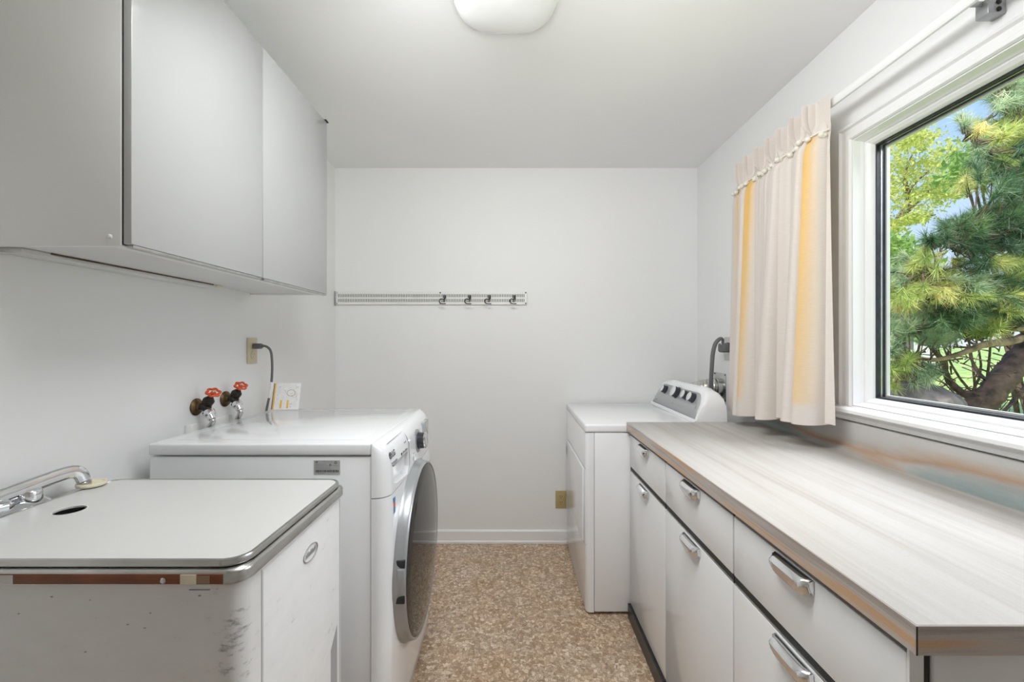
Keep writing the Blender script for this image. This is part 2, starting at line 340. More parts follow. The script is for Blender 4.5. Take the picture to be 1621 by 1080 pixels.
def text(s, origin, right, up, size, m, parent, name='lettering', bold=.0):
    cu = bpy.data.curves.new('t', 'FONT'); cu.body = s; cu.size = size; cu.extrude = .0003; cu.offset = bold; cu.resolution_u = 3
    t = bpy.data.objects.new('t', cu); sc.collection.objects.link(t); bpy.context.view_layer.update()
    me = bpy.data.meshes.new_from_object(t.evaluated_get(bpy.context.evaluated_depsgraph_get())); bpy.data.objects.remove(t)
    r = Vector(right).normalized(); u = Vector(up).normalized(); n = r.cross(u)
    org = Vector(origin); bm = bmesh.new(); bm.from_mesh(me)
    for v in bm.verts: v.co = org + r * v.co.x + u * v.co.y + n * (v.co.z + .0004)
    bpy.data.meshes.remove(me)
    return obj(name, bm, m, parent, smooth=False)
def at(px, py, Y): return Vector(((px - 810) / F * Y, Y, CH + (541 - py) / F * Y))

# ------------------------------------------------------------------ room shell
XL, XR, YB, YF, ZC, TH = -1.152, 1.206, 2.778, -1.3, 2.44, .15
struct('floor', box(XL - TH, XR + TH, YF - TH, YB + TH, -.1, 0), 'floor')
struct('ceiling', box(XL - TH, XR + TH, YF - TH, YB + TH, ZC, ZC + .15), 'ceiling')
struct('wall_back', box(XL - TH, XR + TH, YB, YB + TH, 0, ZC), 'wall')
struct('wall_left', box(XL - TH, XL, YF, YB, 0, ZC), 'wall')
struct('wall_front', box(XL - TH, XR + TH, YF - TH, YF, 0, ZC), 'wall')
WY0, WY1, WZ0, WZ1 = .60, 1.50, 1.085, 2.02
TR = .088
b = box(XR, XR + TR, WY1, YB, 0, ZC); box(XR, XR + TR, YF, WY0, 0, ZC, bm=b)
box(XR, XR + TR, WY0, WY1, 0, WZ0, bm=b); box(XR, XR + TR, WY0, WY1, WZ1, ZC, bm=b)
struct('wall_right', b, 'wall')
def basebd(y): return [(y, .001), (y - .018, .001), (y - .018, .014), (y - .012, .02), (y - .011, .078), (y - .006, .086), (y, .086)]
b = bmesh.new(); pr = basebd(YB)
b = prism_x(pr, XL + .001, XR - .001)
struct('baseboard_back', b, 'trim')

# window: casing, stool, sash, gasket, pane
win = bpy.data.objects.new('window_1', None); sc.collection.objects.link(win); win.location = (XR, .6, 1.09); WL[win] = Vector(win.location); win['kind'] = 'structure'
def ringframe(steps, y0, y1, z0, z1, name, m, parent, kz=1):
    """a mitred frame lofted through (inset outward, x) steps round the opening"""
    rings = []
    for off, xx in steps:
        rings.append([(xx, y0 - off, z0 - off * kz), (xx, y1 + off, z0 - off * kz), (xx, y1 + off, z1 + off), (xx, y0 - off, z1 + off)])
    return obj(name, loft(rings + [rings[0]], False, True), m, parent, smooth=False)
ringframe([(.058, XR), (.058, XR - .016), (.046, XR - .022), (.040, XR - .014), (.020, XR - .014), (.016, XR - .019), (.004, XR - .019), (.0, XR - .012), (0, XR - .001), (.02, XR - .001), (.05, XR - .001)], WY0, WY1, WZ0, WZ1, 'window_casing', 'trim', win, kz=.3)
ringframe([(-.001, XR - .010), (-.001, XR + .085), (-.012, XR + .085), (-.012, XR + .02), (-.008, XR + .012), (-.004, XR - .010)], WY0, WY1, WZ0, WZ1, 'window_jamb', 'trim', win)
ringframe([(-.011, XR + .025), (-.011, XR + .075), (-.030, XR + .075), (-.030, XR + .045), (-.026, XR + .034), (-.018, XR + .025)], WY0, WY1, WZ0, WZ1, 'window_sash', 'trim', win)
ringframe([(-.0295, XR + .047), (-.0295, XR + .0575), (-.0345, XR + .0575), (-.0345, XR + .047)], WY0, WY1, WZ0, WZ1, 'window_gasket', 'caulk', win)
ringframe([(-.0300, XR + .0605), (-.0300, XR + .066), (-.0355, XR + .066), (-.0355, XR + .0605)], WY0, WY1, WZ0, WZ1, 'glass_spacer', 'aluminium', win)
ringframe([(-.0297, XR + .0665), (-.0297, XR + .075), (-.0365, XR + .075), (-.0365, XR + .0665)], WY0, WY1, WZ0, WZ1, 'window_gasket', 'caulk', win)
ringframe([(-.028, XR + .0755), (-.028, XR + .086), (-.042, XR + .086), (-.042, XR + .0755)], WY0, WY1, WZ0, WZ1, 'window_frame', 'pale_frame', win)
obj('window_pane', box(XR + .058, XR + .060, WY0 + .03, WY1 - .03, WZ0 + .03, WZ1 - .03), 'glass', win, smooth=False)
b = prism_y([(XR + .02, 1.060), (XR - .045, 1.060), (XR - .050, 1.064), (XR - .050, 1.074), (XR - .044, 1.079), (XR + .02, 1.085)], WY0 - .07, WY1 + .075)
prism_y([(XR - .001, 1.034), (XR - .020, 1.034), (XR - .028, 1.048), (XR - .020, 1.0595), (XR - .001, 1.0595)], WY0 - .06, WY1 + .06, bm=b)
obj('window_sill', b, 'trim', win, smooth=False)

# ------------------------------------------------------------------ ceiling light
t = thing('ceiling_light', 'white opal glass flush light on the ceiling', 'lamp', (-.02, 1.29, ZC))
obj('mount_plate', lathe([(.10, 0), (.10, -.02), (.09, -.028)], (-.02, 1.29, ZC - .001), (0, 0, 1), 40), 'trim', t)
rings = []
for f, dz in ((.8, -.018), (1.02, -.012), (1.04, -.018), (1.0, -.035), (.93, -.065), (.84, -.088), (.72, -.100), (.5, -.108), (.25, -.112), (.02, -.113)):
    rg = []
    for i in range(56):
        a = 2 * math.pi * i / 56; c_, s_ = math.cos(a), math.sin(a); ex = 2 / 3.2
        rg.append((-.02 + .172 * f * math.copysign(abs(c_) ** ex, c_), 1.29 + .172 * f * math.copysign(abs(s_) ** ex, s_), ZC + dz * 1.1))
    rings.append(rg)
obj('lamp_shade', loft(rings), 'shade', t)

# ------------------------------------------------------------------ wall cabinet
t = thing('wall_cabinet', 'white steel wall cabinet with two flat doors hung above the washer', 'cabinet', (XL + .001, 1.40, 1.515))
CY0, CY1, CXF, CZ0, CZ1 = .914, 1.885, -.816, 1.515, 2.277
b = box(XL + .001, CXF - .022, CY0, CY0 + .012, CZ0, CZ1, .002); box(XL + .001, CXF - .022, CY1 - .012, CY1, CZ0, CZ1, .002, bm=b)
box(XL + .001, CXF - .022, CY0, CY1, CZ1 - .015, CZ1, .002, bm=b)
box(CXF - .05, CXF - .022, CY0 + .0125, CY1 - .0125, CZ0, CZ0 + .03, .002, bm=b)
box(CXF - .05, CXF - .022, CY0 + .47, CY0 + .505, CZ0 + .031, CZ1 - .016, bm=b)
box(XL + .002, XL + .012, CY0 + .01, CY1 - .01, CZ0 + .01, CZ1, bm=b)
obj('carcass', b, 'steel_white', t)
obj('bottom_panel', box(XL + .012, CXF - .05, CY0 + .012, CY1 - .012, CZ0 + .006, CZ0 + .014), 'steel_inner', t, smooth=False)
b = box(XL + .002, XL + .055, CY0 + .04, CY1 - .30, CZ0 - .006, CZ0 + .0055, .002); obj('wall_cleat', b, 'steel_inner', t)
obj('cleat_gap', box(XL + .056, XL + .059, CY0 + .1, CY1 - .32, CZ0 + .002, CZ0 + .0058), mat('crack_brown', (.12, .07, .04), .8, var=.6, vscale=20), t, smooth=False)
obj('corner_bracket', box(XL + .035, XL + .065, CY1 - .31, CY1 - .28, CZ0 - .004, CZ0 + .0055, .001), 'ivory', t)
for k in range(2):
    y0 = CY0 + .001 + k * .486
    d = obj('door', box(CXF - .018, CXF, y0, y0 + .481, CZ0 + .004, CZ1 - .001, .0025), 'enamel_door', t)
    obj('bottom_lip', box(CXF - .016, CXF - .001, y0 + .006, y0 + .477, CZ0 - .003, CZ0 + .0035, .001), 'aluminium', d)
    for zz in (CZ0 + .004, CZ1 - .016):
        obj('hinge', box(CXF - .0215, CXF - .0185, y0 + (.006 if k == 0 else .46), y0 + (.02 if k == 0 else .474), zz, zz + .012, .001), 'chrome', d)
obj('door_gap_strip', box(CXF - .0217, CXF - .006, CY0 + .4825, CY0 + .4865, CZ0 + .001, CZ1 - .002), 'dark', t, smooth=False)
obj('top_latch', box(CXF - .02, CXF + .004, CY1 - .02, CY1 + .006, CZ1, CZ1 + .006, .002), 'dark', t)
obj('panel_screw', lathe([(.005, 0), (.005, -.002), (.003, -.004)], (CXF - .045, CY0, CZ0 + .02), (0, 1, 0), 14), 'steel_white', t)
obj('front_gap', box(CXF - .0225, CXF - .0175, CY0 + .003, CY0 + .012, CZ0 + .003, CZ1 - .003), 'dark', t, smooth=False)

# ------------------------------------------------------------------ pegboard rail and hooks
t = thing('perforated_rail', 'long white perforated metal rail fixed to the back wall', 'rail', (-.53, YB, 1.59))
rx0, rx1, rz0, rz1, ry = XL + .004, .095, 1.552, 1.633, YB - .012
b = bmesh.new(); nslot = 113; pitch = (rx1 - rx0 - .03) / nslot; sx0 = rx0 + .015
for z0, z1 in ((rz0, rz0 + .015), (rz0 + .035, rz0 + .046), (rz0 + .066, rz1)): box(rx0, rx1, ry, ry + .0025, z0, z1, bm=b)
for z0, z1 in ((rz0 + .015, rz0 + .035), (rz0 + .046, rz0 + .066)):
    box(rx0, sx0, ry, ry + .0025, z0, z1, bm=b); box(rx1 - .015, rx1, ry, ry + .0025, z0, z1, bm=b)
    for i in range(nslot):
        box(sx0 + i * pitch, sx0 + i * pitch + pitch * .55, ry, ry + .0025, z0, z1, bm=b)
box(rx0, rx1, ry, YB - .002, rz1, rz1 + .002, bm=b); box(rx0, rx1, ry, YB - .002, rz0 - .002, rz0, bm=b)
obj('slotted_strip', b, mat('rail_enamel', (.80, .80, .77), .35), t, smooth=False)
obj('backing', box(rx0 + .003, rx1 - .003, YB - .006, YB - .003, rz0 + .002, rz1 - .002), mat('rail_back', (.16, .16, .16), .7), t, smooth=False)
obj('end_cap', box(rx0 - .003, rx0 + .006, ry - .004, YB - .001, rz0 - .004, rz1 + .004, .001), 'bezel', t)
for xx in (sx0, -.465, rx1 - .006):
    for zz in (rz0 + .006, rz1 - .006):
        obj('screw', lathe([(.0045, 0), (.0045, -.002), (.0025, -.0035)], (xx, ry, zz), (0, 1, 0), 12), 'dark' if xx > -1 else 'steel', t)
names = ['black wire hook on the rail, farthest from the window', 'black wire hook, second from the cabinet end of the rail',
         'black wire hook, third from the cabinet end of the rail', 'black wire hook nearest the bare end of the rail']
for i, px in enumerate((703, 742.5, 773.5, 812.5)):
    hx = (px - 810) / F * YB
    t = thing('wall_hook', names[i], 'hook', (hx, ry, 1.585), 'wire hooks on the perforated rail')
    pts = spline([(hx + .006, ry - .003, 1.607), (hx + .010, ry - .012, 1.592), (hx + .004, ry - .024, 1.582), (hx - .016, ry - .034, 1.583), (hx - .024, ry - .042, 1.570), (hx - .018, ry - .05, 1.556), (hx - .002, ry - .052, 1.551), (hx + .018, ry - .05, 1.552)], 5)
    obj('hook_wire', tube(pts, .0033, 8), 'black', t)
    obj('hook_clip', box(hx - .010, hx + .014, ry - .005, ry - .0006, 1.594, 1.612, .0015), 'rubber', t)
    obj('clip_tongue', box(hx - .002, hx + .004, ry - .006, ry - .001, 1.566, 1.594, .001), 'iron', t)

# ------------------------------------------------------------------ electrical outlets
def outlet(name, label, cx, cy, cz, nx, ny, hw=.035, hh=.0575, m='beige', md='beige_d', faces=(1, -1)):
    """plate on a wall; (nx,ny) the wall's normal into the room"""
    nrm = Vector((nx, ny, 0)); sd = Vector((-ny, nx, 0))
    t = thing(name, label, 'outlet', (cx, cy, cz))
    def pl(u0, u1, z0, z1, d0, d1, bev):
        p = Vector((cx, cy, cz)) + nrm * d0 + sd * u0; q = Vector((cx, cy, cz)) + nrm * d1 + sd * u1
        return box(min(p.x, q.x), max(p.x, q.x), min(p.y, q.y), max(p.y, q.y), cz + z0, cz + z1, bev)
    obj('cover_plate', pl(-hw, hw, -hh, hh, .0008, .006, .003), m, t)
    for s in faces:
        f = obj('socket', lathe([(.0165, .006), (.0165, .0078), (.015, .009)], (cx, cy, cz + s * .0195), nrm, 24), m, t)
        for u in (-.006, .006): obj('slot', pl(u - .0012, u + .0012, s * .0195 - .001, s * .0195 + .008, .0086, .0094, 0), md, f)
        obj('slot', pl(-.002, .002, s * .0195 - .010, s * .0195 - .006, .0086, .0094, 0), md, f)
    return t
outlet('wall_outlet', 'beige duplex outlet on wall above washer with grey plug in it', XL, 1.886, 1.27, 1, 0)
outlet('wall_outlet', 'beige duplex outlet low on the back wall beside the dryer', .318, YB, .283, 0, -1, m=mat('old_beige', (.47, .37, .17), .4), md='dark')
t = thing('dryer_outlet', 'steel plate of the dryer power outlet beside the curtain', 'outlet', (XR, 2.37, 1.27))
obj('cover_plate', box(XR - .006, XR - .0008, 2.325, 2.415, 1.205, 1.335, .002), 'steel', t)
obj('socket', lathe([(.028, 0), (.028, .004), (.026, .005)], (XR - .0061, 2.37, 1.277), (-1, 0, 0), 28), 'black', t)

# washer plug and cord
t = thing('power_cord', 'grey washer plug with cord curving down behind the washer', 'cord', (XL + .01, 1.886, 1.29))
obj('plug', box(XL + .0105, XL + .045, 1.872, 1.900, 1.278, 1.302, .006), 'rubber', t)
pts = spline([(XL + .044, 1.886, 1.291), (XL + .066, 1.884, 1.289), (XL + .086, 1.882, 1.272), (XL + .093, 1.882, 1.235), (XL + .092, 1.885, 1.17), (XL + .080, 1.893, 1.09), (XL + .055, 1.905, 1.0), (XL + .035, 1.92, .90)], 6)
obj('cable', tube(pts, .0052, 10), 'rubber', t)
obj('strain_relief', tube(pts[:4], .008, 10, rfun=lambda s: .009 - .003 * s), 'rubber', t)
obj('cable_tag', tube(pts[27:33], .0066, 10), 'cordw', t)

# dryer plug and cord
t = thing('power_cord', 'thick grey dryer cord arching from the steel outlet behind the console', 'cord', (XR - .011, 2.37, 1.28))
obj('plug', box(XR - .052, XR - .0115, 2.335, 2.40, 1.25, 1.302, .012, 3), 'rubber', t)
pts = spline([(XR - .046, 2.352, 1.302), (XR - .05, 2.34, 1.322), (XR - .068, 2.335, 1.325), (XR - .092, 2.335, 1.300), (XR - .106, 2.335, 1.25), (XR - .112, 2.335, 1.18), (XR - .114, 2.34, 1.08), (XR - .10, 2.36, .95), (XR - .09, 2.38, .80)], 6)
obj('cable', tube(pts, .011, 12, flat=.6), 'rubber', t)
obj('strain_relief', lathe([(.010, -.004), (.009, .012), (.007, .02)], (XR - .044, 2.355, 1.298), (0, 0, 1), 12), 'chrome', t)

# dryer exhaust
t = thing('exhaust_duct', 'foil dryer exhaust duct entering a steel plate on the window wall', 'duct', (XR, 2.47, 1.045))
b = box(XR - .004, XR - .0008, 2.40, 2.54, .97, 1.13, .001); obj('wall_plate', b, 'steel', t)
obj('wall_collar', lathe([(.054, 0), (.054, .03), (.050, .03), (.050, .002)], (XR - .0045, 2.47, 1.045), (-1, 0, 0), 30), 'steel', t)
pts = spline([(XR - .02, 2.47, 1.045), (XR - .06, 2.48, 1.045), (XR - .105, 2.52, 1.03), (XR - .115, 2.57, .985), (XR - .10, 2.60, .88), (XR - .09, 2.62, .75)], 14)
obj('duct_hose', tube(pts, .047, 24, rfun=lambda s: .046 + .004 * math.sin(s * 170)), 'foil', t)
for y_, z_ in ((2.408, .978), (2.532, .978), (2.408, 1.122), (2.532, 1.122)):
    obj('screw', lathe([(.004, 0), (.004, .002), (.002, .003)], (XR - .0041, y_, z_), (-1, 0, 0), 10), 'iron', t)

# ------------------------------------------------------------------ water valves and box
t = thing('valve_box', 'low white plastic plate on wall below the two red valves', 'panel', (XL, 1.63, .95))
b = box(XL + .001, XL + .005, 1.50, 1.735, .88, 1.013, .002); box(XL + .001, XL + .028, 1.50, 1.504, .88, 1.016, .001, bm=b); box(XL + .001, XL + .016, 1.731, 1.735, .88, 1.013, .001, bm=b)
obj('plate', b, 'trim', t)
def valve(y, z, label, rotw):
    t = thing('water_valve', label, 'valve', (XL, y, z), 'water valves above the washer')
    obj('wall_flange', lathe([(.031, .001), (.031, .004), (.026, .010), (.015, .013), (.013, .018)], (XL, y, z), (1, 0, 0), 28), 'brass_old', t)
    d1 = Vector((.5, -.12, .75)).normalized(); c = Vector((XL + .036, y, z + .004))
    b = lathe([(.011, .012), (.012, .026), (.018, .030), (.019, .042), (.012, .050)], (XL, y, z), (1, 0, .08), 20)
    lathe([(.010, 0), (.017, .008), (.019, .020), (.019, .026), (.013, .034), (.009, .040)], c, d1, 16, bm=b)
    d2 = Vector((.5, -.18, -.75)).normalized()
    lathe([(.012, 0), (.0135, .014), (.0145, .022)], c, d2, 16, bm=b)
    obj('valve_body', b, 'iron', t)
    obj('valve_stem', lathe([(.0045, .036), (.0045, .062)], c, d1, 10), 'brass_old', t)
    hb = bmesh.new(); hc = c + d1 * .060; hn = (d1 + Vector((0, -.35, .15))).normalized(); ax, a, bb = frame(hn)
    ringp = []
    for i in range(49):
        an = 2 * math.pi * i / 48 + rotw; rr = .0195 + .0024 * math.cos(6 * an)
        ringp.append(hc + a * math.cos(an) * rr + bb * math.sin(an) * rr)
    tube(ringp, .0042, 8, bm=hb)
    for k in range(3):
        an = R(120 * k) + rotw; dd = a * math.cos(an) + bb * math.sin(an)
        tube([hc - ax * .003, hc + dd * .012 - ax * .002, hc + dd * .019], .0035, 7, bm=hb)
    lathe([(.008, -.006), (.009, .0), (.006, .004)], hc, hn, 14, bm=hb)
    obj('wheel_handle', hb, 'red', t)
    obj('handle_screw', lathe([(.004, .004), (.004, .007), (.002, .008)], hc, hn, 10), 'chrome', t)
    e0 = c + d2 * .022
    obj('hose_coupling', lathe([(.0185, 0), (.0195, .002), (.0195, .015), (.0165, .018), (.0135, .020), (.013, .034), (.011, .036)], e0, d2, 12), 'chrome', t)
    e1 = e0 + d2 * .037
    obj('supply_hose', tube(spline([e1, e1 + d2 * .012 + Vector((-.004, 0, 0)), Vector((XL + .046, y, .985)), Vector((XL + .030, y + .02, .93)), Vector((XL + .03, y + .02, .75))], 6), .0095, 12), 'steel', t)
valve(1.555, 1.072, 'red-handled water valve nearer the laundry tub, over the washer', .2)
valve(1.712, 1.080, 'red-handled water valve nearer the beige outlet, over the washer', .9)

# ------------------------------------------------------------------ washer
WX0, WXS, WY_0, WY_1, WZT = -1.085, -.42, 1.272, 1.943, 1.005
WYC = (WY_0 + WY_1) / 2
t = thing('washing_machine', 'white front-loading washer with a large dark round door', 'washer', (-.75, WYC, 0))
def wring(xf, y0, y1, z, r=.045, xb=WXS, bow=.012, n=8):
    pts = [(xb, y0, z)]
    rr = min(r, xf - xb - .002) if xf - xb > .004 else .002
    for i in range(n + 1):
        a = R(-90 + 90 * i / n); pts.append((xf - rr + rr * math.cos(a) - bow * 0, y0 + r + r * math.sin(a), z))
    for i in range(1, 8):
        s = i / 8; yy = y0 + r + (y1 - y0 - 2 * r) * s; pts.append((xf + bow * math.sin(math.pi * s), yy, z))
    for i in range(n + 1):
        a = R(90 * i / n); pts.append((xf - rr + rr * math.cos(a), y1 - r + r * math.sin(a), z))
    pts.append((xb, y1, z)); return pts
b = box(WX0, WXS - .001, WY_0 + .004, WY_1 - .004, .022, .966, .004)
for xa in (-1.02, -.86):
    pass
obj('body', b, 'enamel', t)
b = box(WX0, WXS - .001, WY_0, WY_1, .9695, WZT, .006, 3)
obj('top_lid', b, 'enamel', t)
obj('lid_inset', box(WX0 + .05, WXS - .04, WY_0 + .05, WY_1 - .05, WZT - .002, WZT + .0012, .001), mat('glossy_lid', (.76, .77, .78), .07, var=.01, coat=.4), t)
XF = -.372
lev = [(.8425, XF + .004), (.86, XF + .004), (.92, XF), (.955, XF - .004), (.975, XF - .010), (.99, XF - .019), (.999, XF - .030), (1.004, XF - .042)]
cp = obj('control_panel', loft([wring(x_, WY_0, WY_1, z_, bow=.006) for z_, x_ in lev]), 'enamel', t)
lev = [(.03, XF - .02), (.045, XF - .006), (.10, XF + .0), (.5, XF + .008), (.8, XF + .006), (.8395, XF + .003)]
fp = obj('front_panel', loft([wring(x_, WY_0, WY_1, z_, bow=.006) for z_, x_ in lev]), 'enamel', t)
# recess of the detergent drawer
cb = bmesh.new(); ya, yb = 1.325, 1.500
prof = lambda y, top, bot, d: [(XF - d, y, bot), (XF + .03, y, bot - .004), (XF + .03, y, top), (XF - d, y, top)]
loft([prof(ya, .922, .872, .002), prof(ya + .03, .924, .862, .014), prof(yb - .02, .924, .852, .018), prof(yb, .922, .875, .006)], bm=cb)
try: boolean(cp, cb)
except Exception as ex: print('bool', ex)
dr = obj('detergent_drawer_lip', box(XF - .004, XF + .0058, ya, yb, .9215, .9265, .001), 'bezel', t)
# drawer seam
b = bmesh.new(); tube([(XF + .0085, 1.515, .846), (XF + .0075, 1.517, .90), (XF + .005, 1.517, .95), (XF - .004, 1.516, .975), (XF - .018, 1.514, .992)], .0012, 6, bm=b)
tube([(XF - .018, 1.514, .992), (XF - .016, 1.42, .9925), (XF - .017, 1.33, .991)], .001, 6, bm=b)
obj('panel_seam', b, 'bezel', t)
kx = XF + .006
K = thing; kn = obj('dial_ring', lathe([(.044, -.006), (.044, .003), (.041, .005), (.034, .005)], (kx - .002, 1.66, .925), (1, 0, .06), 32), 'bezel', t)
obj('dial_base', lathe([(.034, 0), (.034, .003), (.031, .005), (.030, .024), (.031, .027)], (kx, 1.66, .925), (1, 0, .06), 32), 'knob', t)
obj('dial_cap', lathe([(.0312, .027), (.0312, .032), (.028, .034), (.001, .034)], (kx, 1.66, .925), (1, 0, .06), 32), 'chrome', t)
bt = obj('power_button', lathe([(.015, -.002), (.015, .004), (.012, .005), (.0115, .0025), (.001, .003)], (kx + .001, 1.585, .880), (1, 0, 0), 24), 'enamel', t)
obj('button_ring', lathe([(.0165, -.002), (.0165, .0025), (.0152, .003), (.0152, -.002)], (kx + .001, 1.585, .880), (1, 0, 0), 24, caps=False), 'bezel', t)
obj('display_window', box(kx - .02, kx - .0005, 1.765, 1.87, .905, .972, .004), mat('display_grey', (.38, .40, .41), .15, coat=.5), t)
for k in range(8):
    obj('program_mark', box(kx - .003, kx + .001, 1.615 + .006 * math.sin(k * .4), 1.632 + .006 * math.sin(k * .4), .967 - .011 * k, .9685 - .011 * k), 'ink_l', t, smooth=False)
text('LG', (XF - .0016, 1.335, .949), (.02, 1, .03), (-.24, 0, 1), .025, 'ink', t, 'brand_lettering', bold=.0006)
lb = lathe([(.0105, -.003), (.0105, .0008), (.0085, .0008), (.0085, -.003)], (XF - .0036, 1.320, .957), (1, 0, .24), 24, caps=False)
box(XF - .008, XF - .0028, 1.3192, 1.3208, .952, .962, bm=lb); box(XF - .007, XF - .0022, 1.320, 1.325, .952, .9536, bm=lb); box(XF - .008, XF - .0032, 1.314, 1.3165, .958, .9605, bm=lb)
obj('logo_emblem', lb, 'ink', t)
for y_, z_, w_ in ((1.475, .958, .012), (1.490, .9585, .008)): obj('panel_mark', box(XF - .006, XF + .0005, y_, y_ + w_, z_, z_ + .004), 'ink_l', t, smooth=False)
for k, y_ in enumerate((1.425, 1.445, 1.46, 1.475, 1.49)): obj('panel_mark', box(XF - .002, XF + .0042 + .0004 * k, y_, y_ + .008, .930, .937 + .002 * (k % 2)), 'ink' if k == 0 else 'ink_l', t, smooth=False)
for k in range(5): obj('panel_mark', box(XF - .002, XF + .0014 + .0006 * k, 1.322 + .011 * k, 1.329 + .011 * k, .930, .934), 'ink_l', t, smooth=False)
# sticker
for k, (z0, z1, m_) in enumerate(((.815, .829, 'blue'), (.801, .815, 'orange'), (.781, .801, 'blue'))):
    obj('energy_sticker', box(XF - .003, XF + .0070, 1.318, 1.336, z0 - .004, z1 - .004), m_, t, smooth=False)
# rating label on the side
ls = obj('rating_label', box(-.592, -.514, WY_0 + .0028, WY_0 + .0041, .914, .955), 'label', t, smooth=False)
yy = WY_0 + .0026
text('LG', (-.587, yy, .9485), (1, 0, 0), (0, 0, 1), .0055, 'ink', ls, 'label_print', bold=.0002)
for k, (x0, x1, z) in enumerate(((-.587, -.555, .9425), (-.566, -.536, .9500), (-.587, -.548, .938), (-.587, -.542, .9335), (-.587, -.540, .929), (-.535, -.520, .938), (-.586, -.560, .9165))):
    obj('label_print', box(x0, x1, yy, yy + .001, z, z + .0022), 'ink_l', ls, smooth=False)
b = bmesh.new(); x_ = -.587
while x_ < -.520:
    w_ = random.choice((.0009, .0015, .0022)); box(x_, x_ + w_, yy, yy + .001, .9195, .9265, bm=b); x_ += w_ + random.choice((.0008, .0012))
obj('barcode', b, 'ink', ls, smooth=False)
obj('label_symbol', lathe([(.0042, 0), (.0042, .0005), (.0022, .0005), (.0022, 0)], (-.527, yy + .0006, .948), (0, -1, 0), 16, caps=False), 'ink', ls)
obj('label_symbol', lathe([(.0034, 0), (.0034, .0005), (.0018, .0005), (.0018, 0)], (-.543, yy + .0006, .941), (0, -1, 0), 16, caps=False), 'ink', ls)
# side embossing
for xa in (-1.03, -.90):
    obj('side_emboss', box(xa, xa + .10, WY_0 + .0005, WY_0 + .006, .55, .900, .006, 3), 'enamel', t)
# door
DY, DZ, RY, RZ = 1.597, .553, .288, .304
def dl(prof, n=72): return lathe([(r * RZ, h) for r, h in prof], (0, DY, DZ), (1, 0, 0), n, sy=RY / RZ)
# frame((1,0,0)) gives a = x cross z = -y, b = x cross -y = -z : sy scales the y radius
dr = obj('door', dl([(1.02, XF + .002), (1.02, XF + .012), (1.005, XF + .018), (.995, XF + .034), (.988, XF + .042), (.975, XF + .045), (.962, XF + .043), (.958, XF + .038)]), 'bezel', t)
obj('door_glass', dl([(.960, XF + .038), (.955, XF + .043), (.93, XF + .0455), (.8, XF + .0495), (.6, XF + .054), (.4, XF + .057), (.2, XF + .0585), (.02, XF + .059)]), 'door_glass', dr)
for z_ in (.622, .515):
    an = math.asin((z_ - DZ) / RZ); yv = DY - RY * .985 * math.cos(an)
    obj('handle_notch', box(XF + .014, XF + .042, yv - .006, yv + .012, z_ - .012, z_ + .012, .002), 'black', dr)
an = math.asin((.568 - DZ) / RZ); yv = DY - RY * .99 * math.cos(an)
obj('door_handle', box(XF + .018, XF + .041, yv - .004, yv + .012, .528, .609, .004), 'bezel', dr)
for x_, y_ in ((-1.02, 1.33), (-1.02, 1.88), (-.46, 1.33), (-.46, 1.88)):
    obj('foot', lathe([(.02, 0.001), (.02, .012), (.012, .014), (.012, .024)], (x_, y_, 0), (0, 0, 1), 16), 'rubber', t)

# leaflet on the washer
t = thing('instruction_card', 'printed white card with yellow stripes standing on the washer by the wall', 'card', (-1.015, 1.905, WZT))
C0 = Vector((-1.072, 1.902, WZT + .0015)); cr_ = Vector((.999, .03, 0)).normalized(); cu_ = Vector((.04, .16, .98)).normalized(); cn_ = cr_.cross(cu_)
def card(u0, u1, v0, v1, d0, d1):
    bm = bmesh.new(); P = lambda u, v, d: C0 + cr_ * u + cu_ * v + cn_ * d
    return loft([[P(u0, v0, d0), P(u1, v0, d0), P(u1, v1, d0), P(u0, v1, d0)], [P(u0, v0, d1), P(u1, v0, d1), P(u1, v1, d1), P(u0, v1, d1)]], bm=bm)
sh = obj('card_sheet', card(0, .118, 0, .118, 0, .0015), 'paper', t, smooth=False)
obj('yellow_stripe', card(.002, .008, .001, .117, .0016, .002), 'yellow', sh, smooth=False)
obj('dark_stripe', card(-.002, .0015, .001, .117, -.004, .0018), 'rubber', sh, smooth=False)
for u_ in (.034, .064): obj('yellow_stripe', card(u_, u_ + .008, .006, .042, .0016, .002), 'yellow', sh, smooth=False)
b = bmesh.new()
for k in range(46):
    u_, v_ = random.uniform(.012, .105), random.uniform(.008, .108)
    w_, h_ = (random.uniform(.003, .010), .0010) if k % 2 else (.0009, random.uniform(.003, .008))
    if .040 < u_ < .075 and v_ < .05: continue
    card_b = card(u_, u_ + w_, v_, v_ + h_, .0016, .0019); join(b, card_b)
obj('printed_lines', b, 'ink_l', sh, smooth=False)
rg = [C0 + cr_ * (.078 + .018 * math.cos(a)) + cu_ * (.074 + .014 * math.sin(a)) + cn_ * .002 for a in [2 * math.pi * i / 24 for i in range(25)]]
obj('drawn_outline', tube(rg, .0009, 5), mat('brown_ink', (.42, .26, .08), .6), sh)

# ------------------------------------------------------------------ laundry tub cabinet, loose lid, faucet
TX0, TX1, TY0, TY1, TZ = XL + .003, -.450, .715, 1.162, .925
t = thing('laundry_tub', 'old white steel laundry tub cabinet with worn metal rim', 'sink cabinet', (-.8, .94, 0))
pl = rrect(TX0 + .002, TX1 - .006, TY0 + .006, TY1 - .005, .028)
tb = obj('body', slab(pl, .0, TZ - .024), 'tub', t)
boolean(tb, box(-1.06, -.50, .77, 1.11, .55, 1.1))

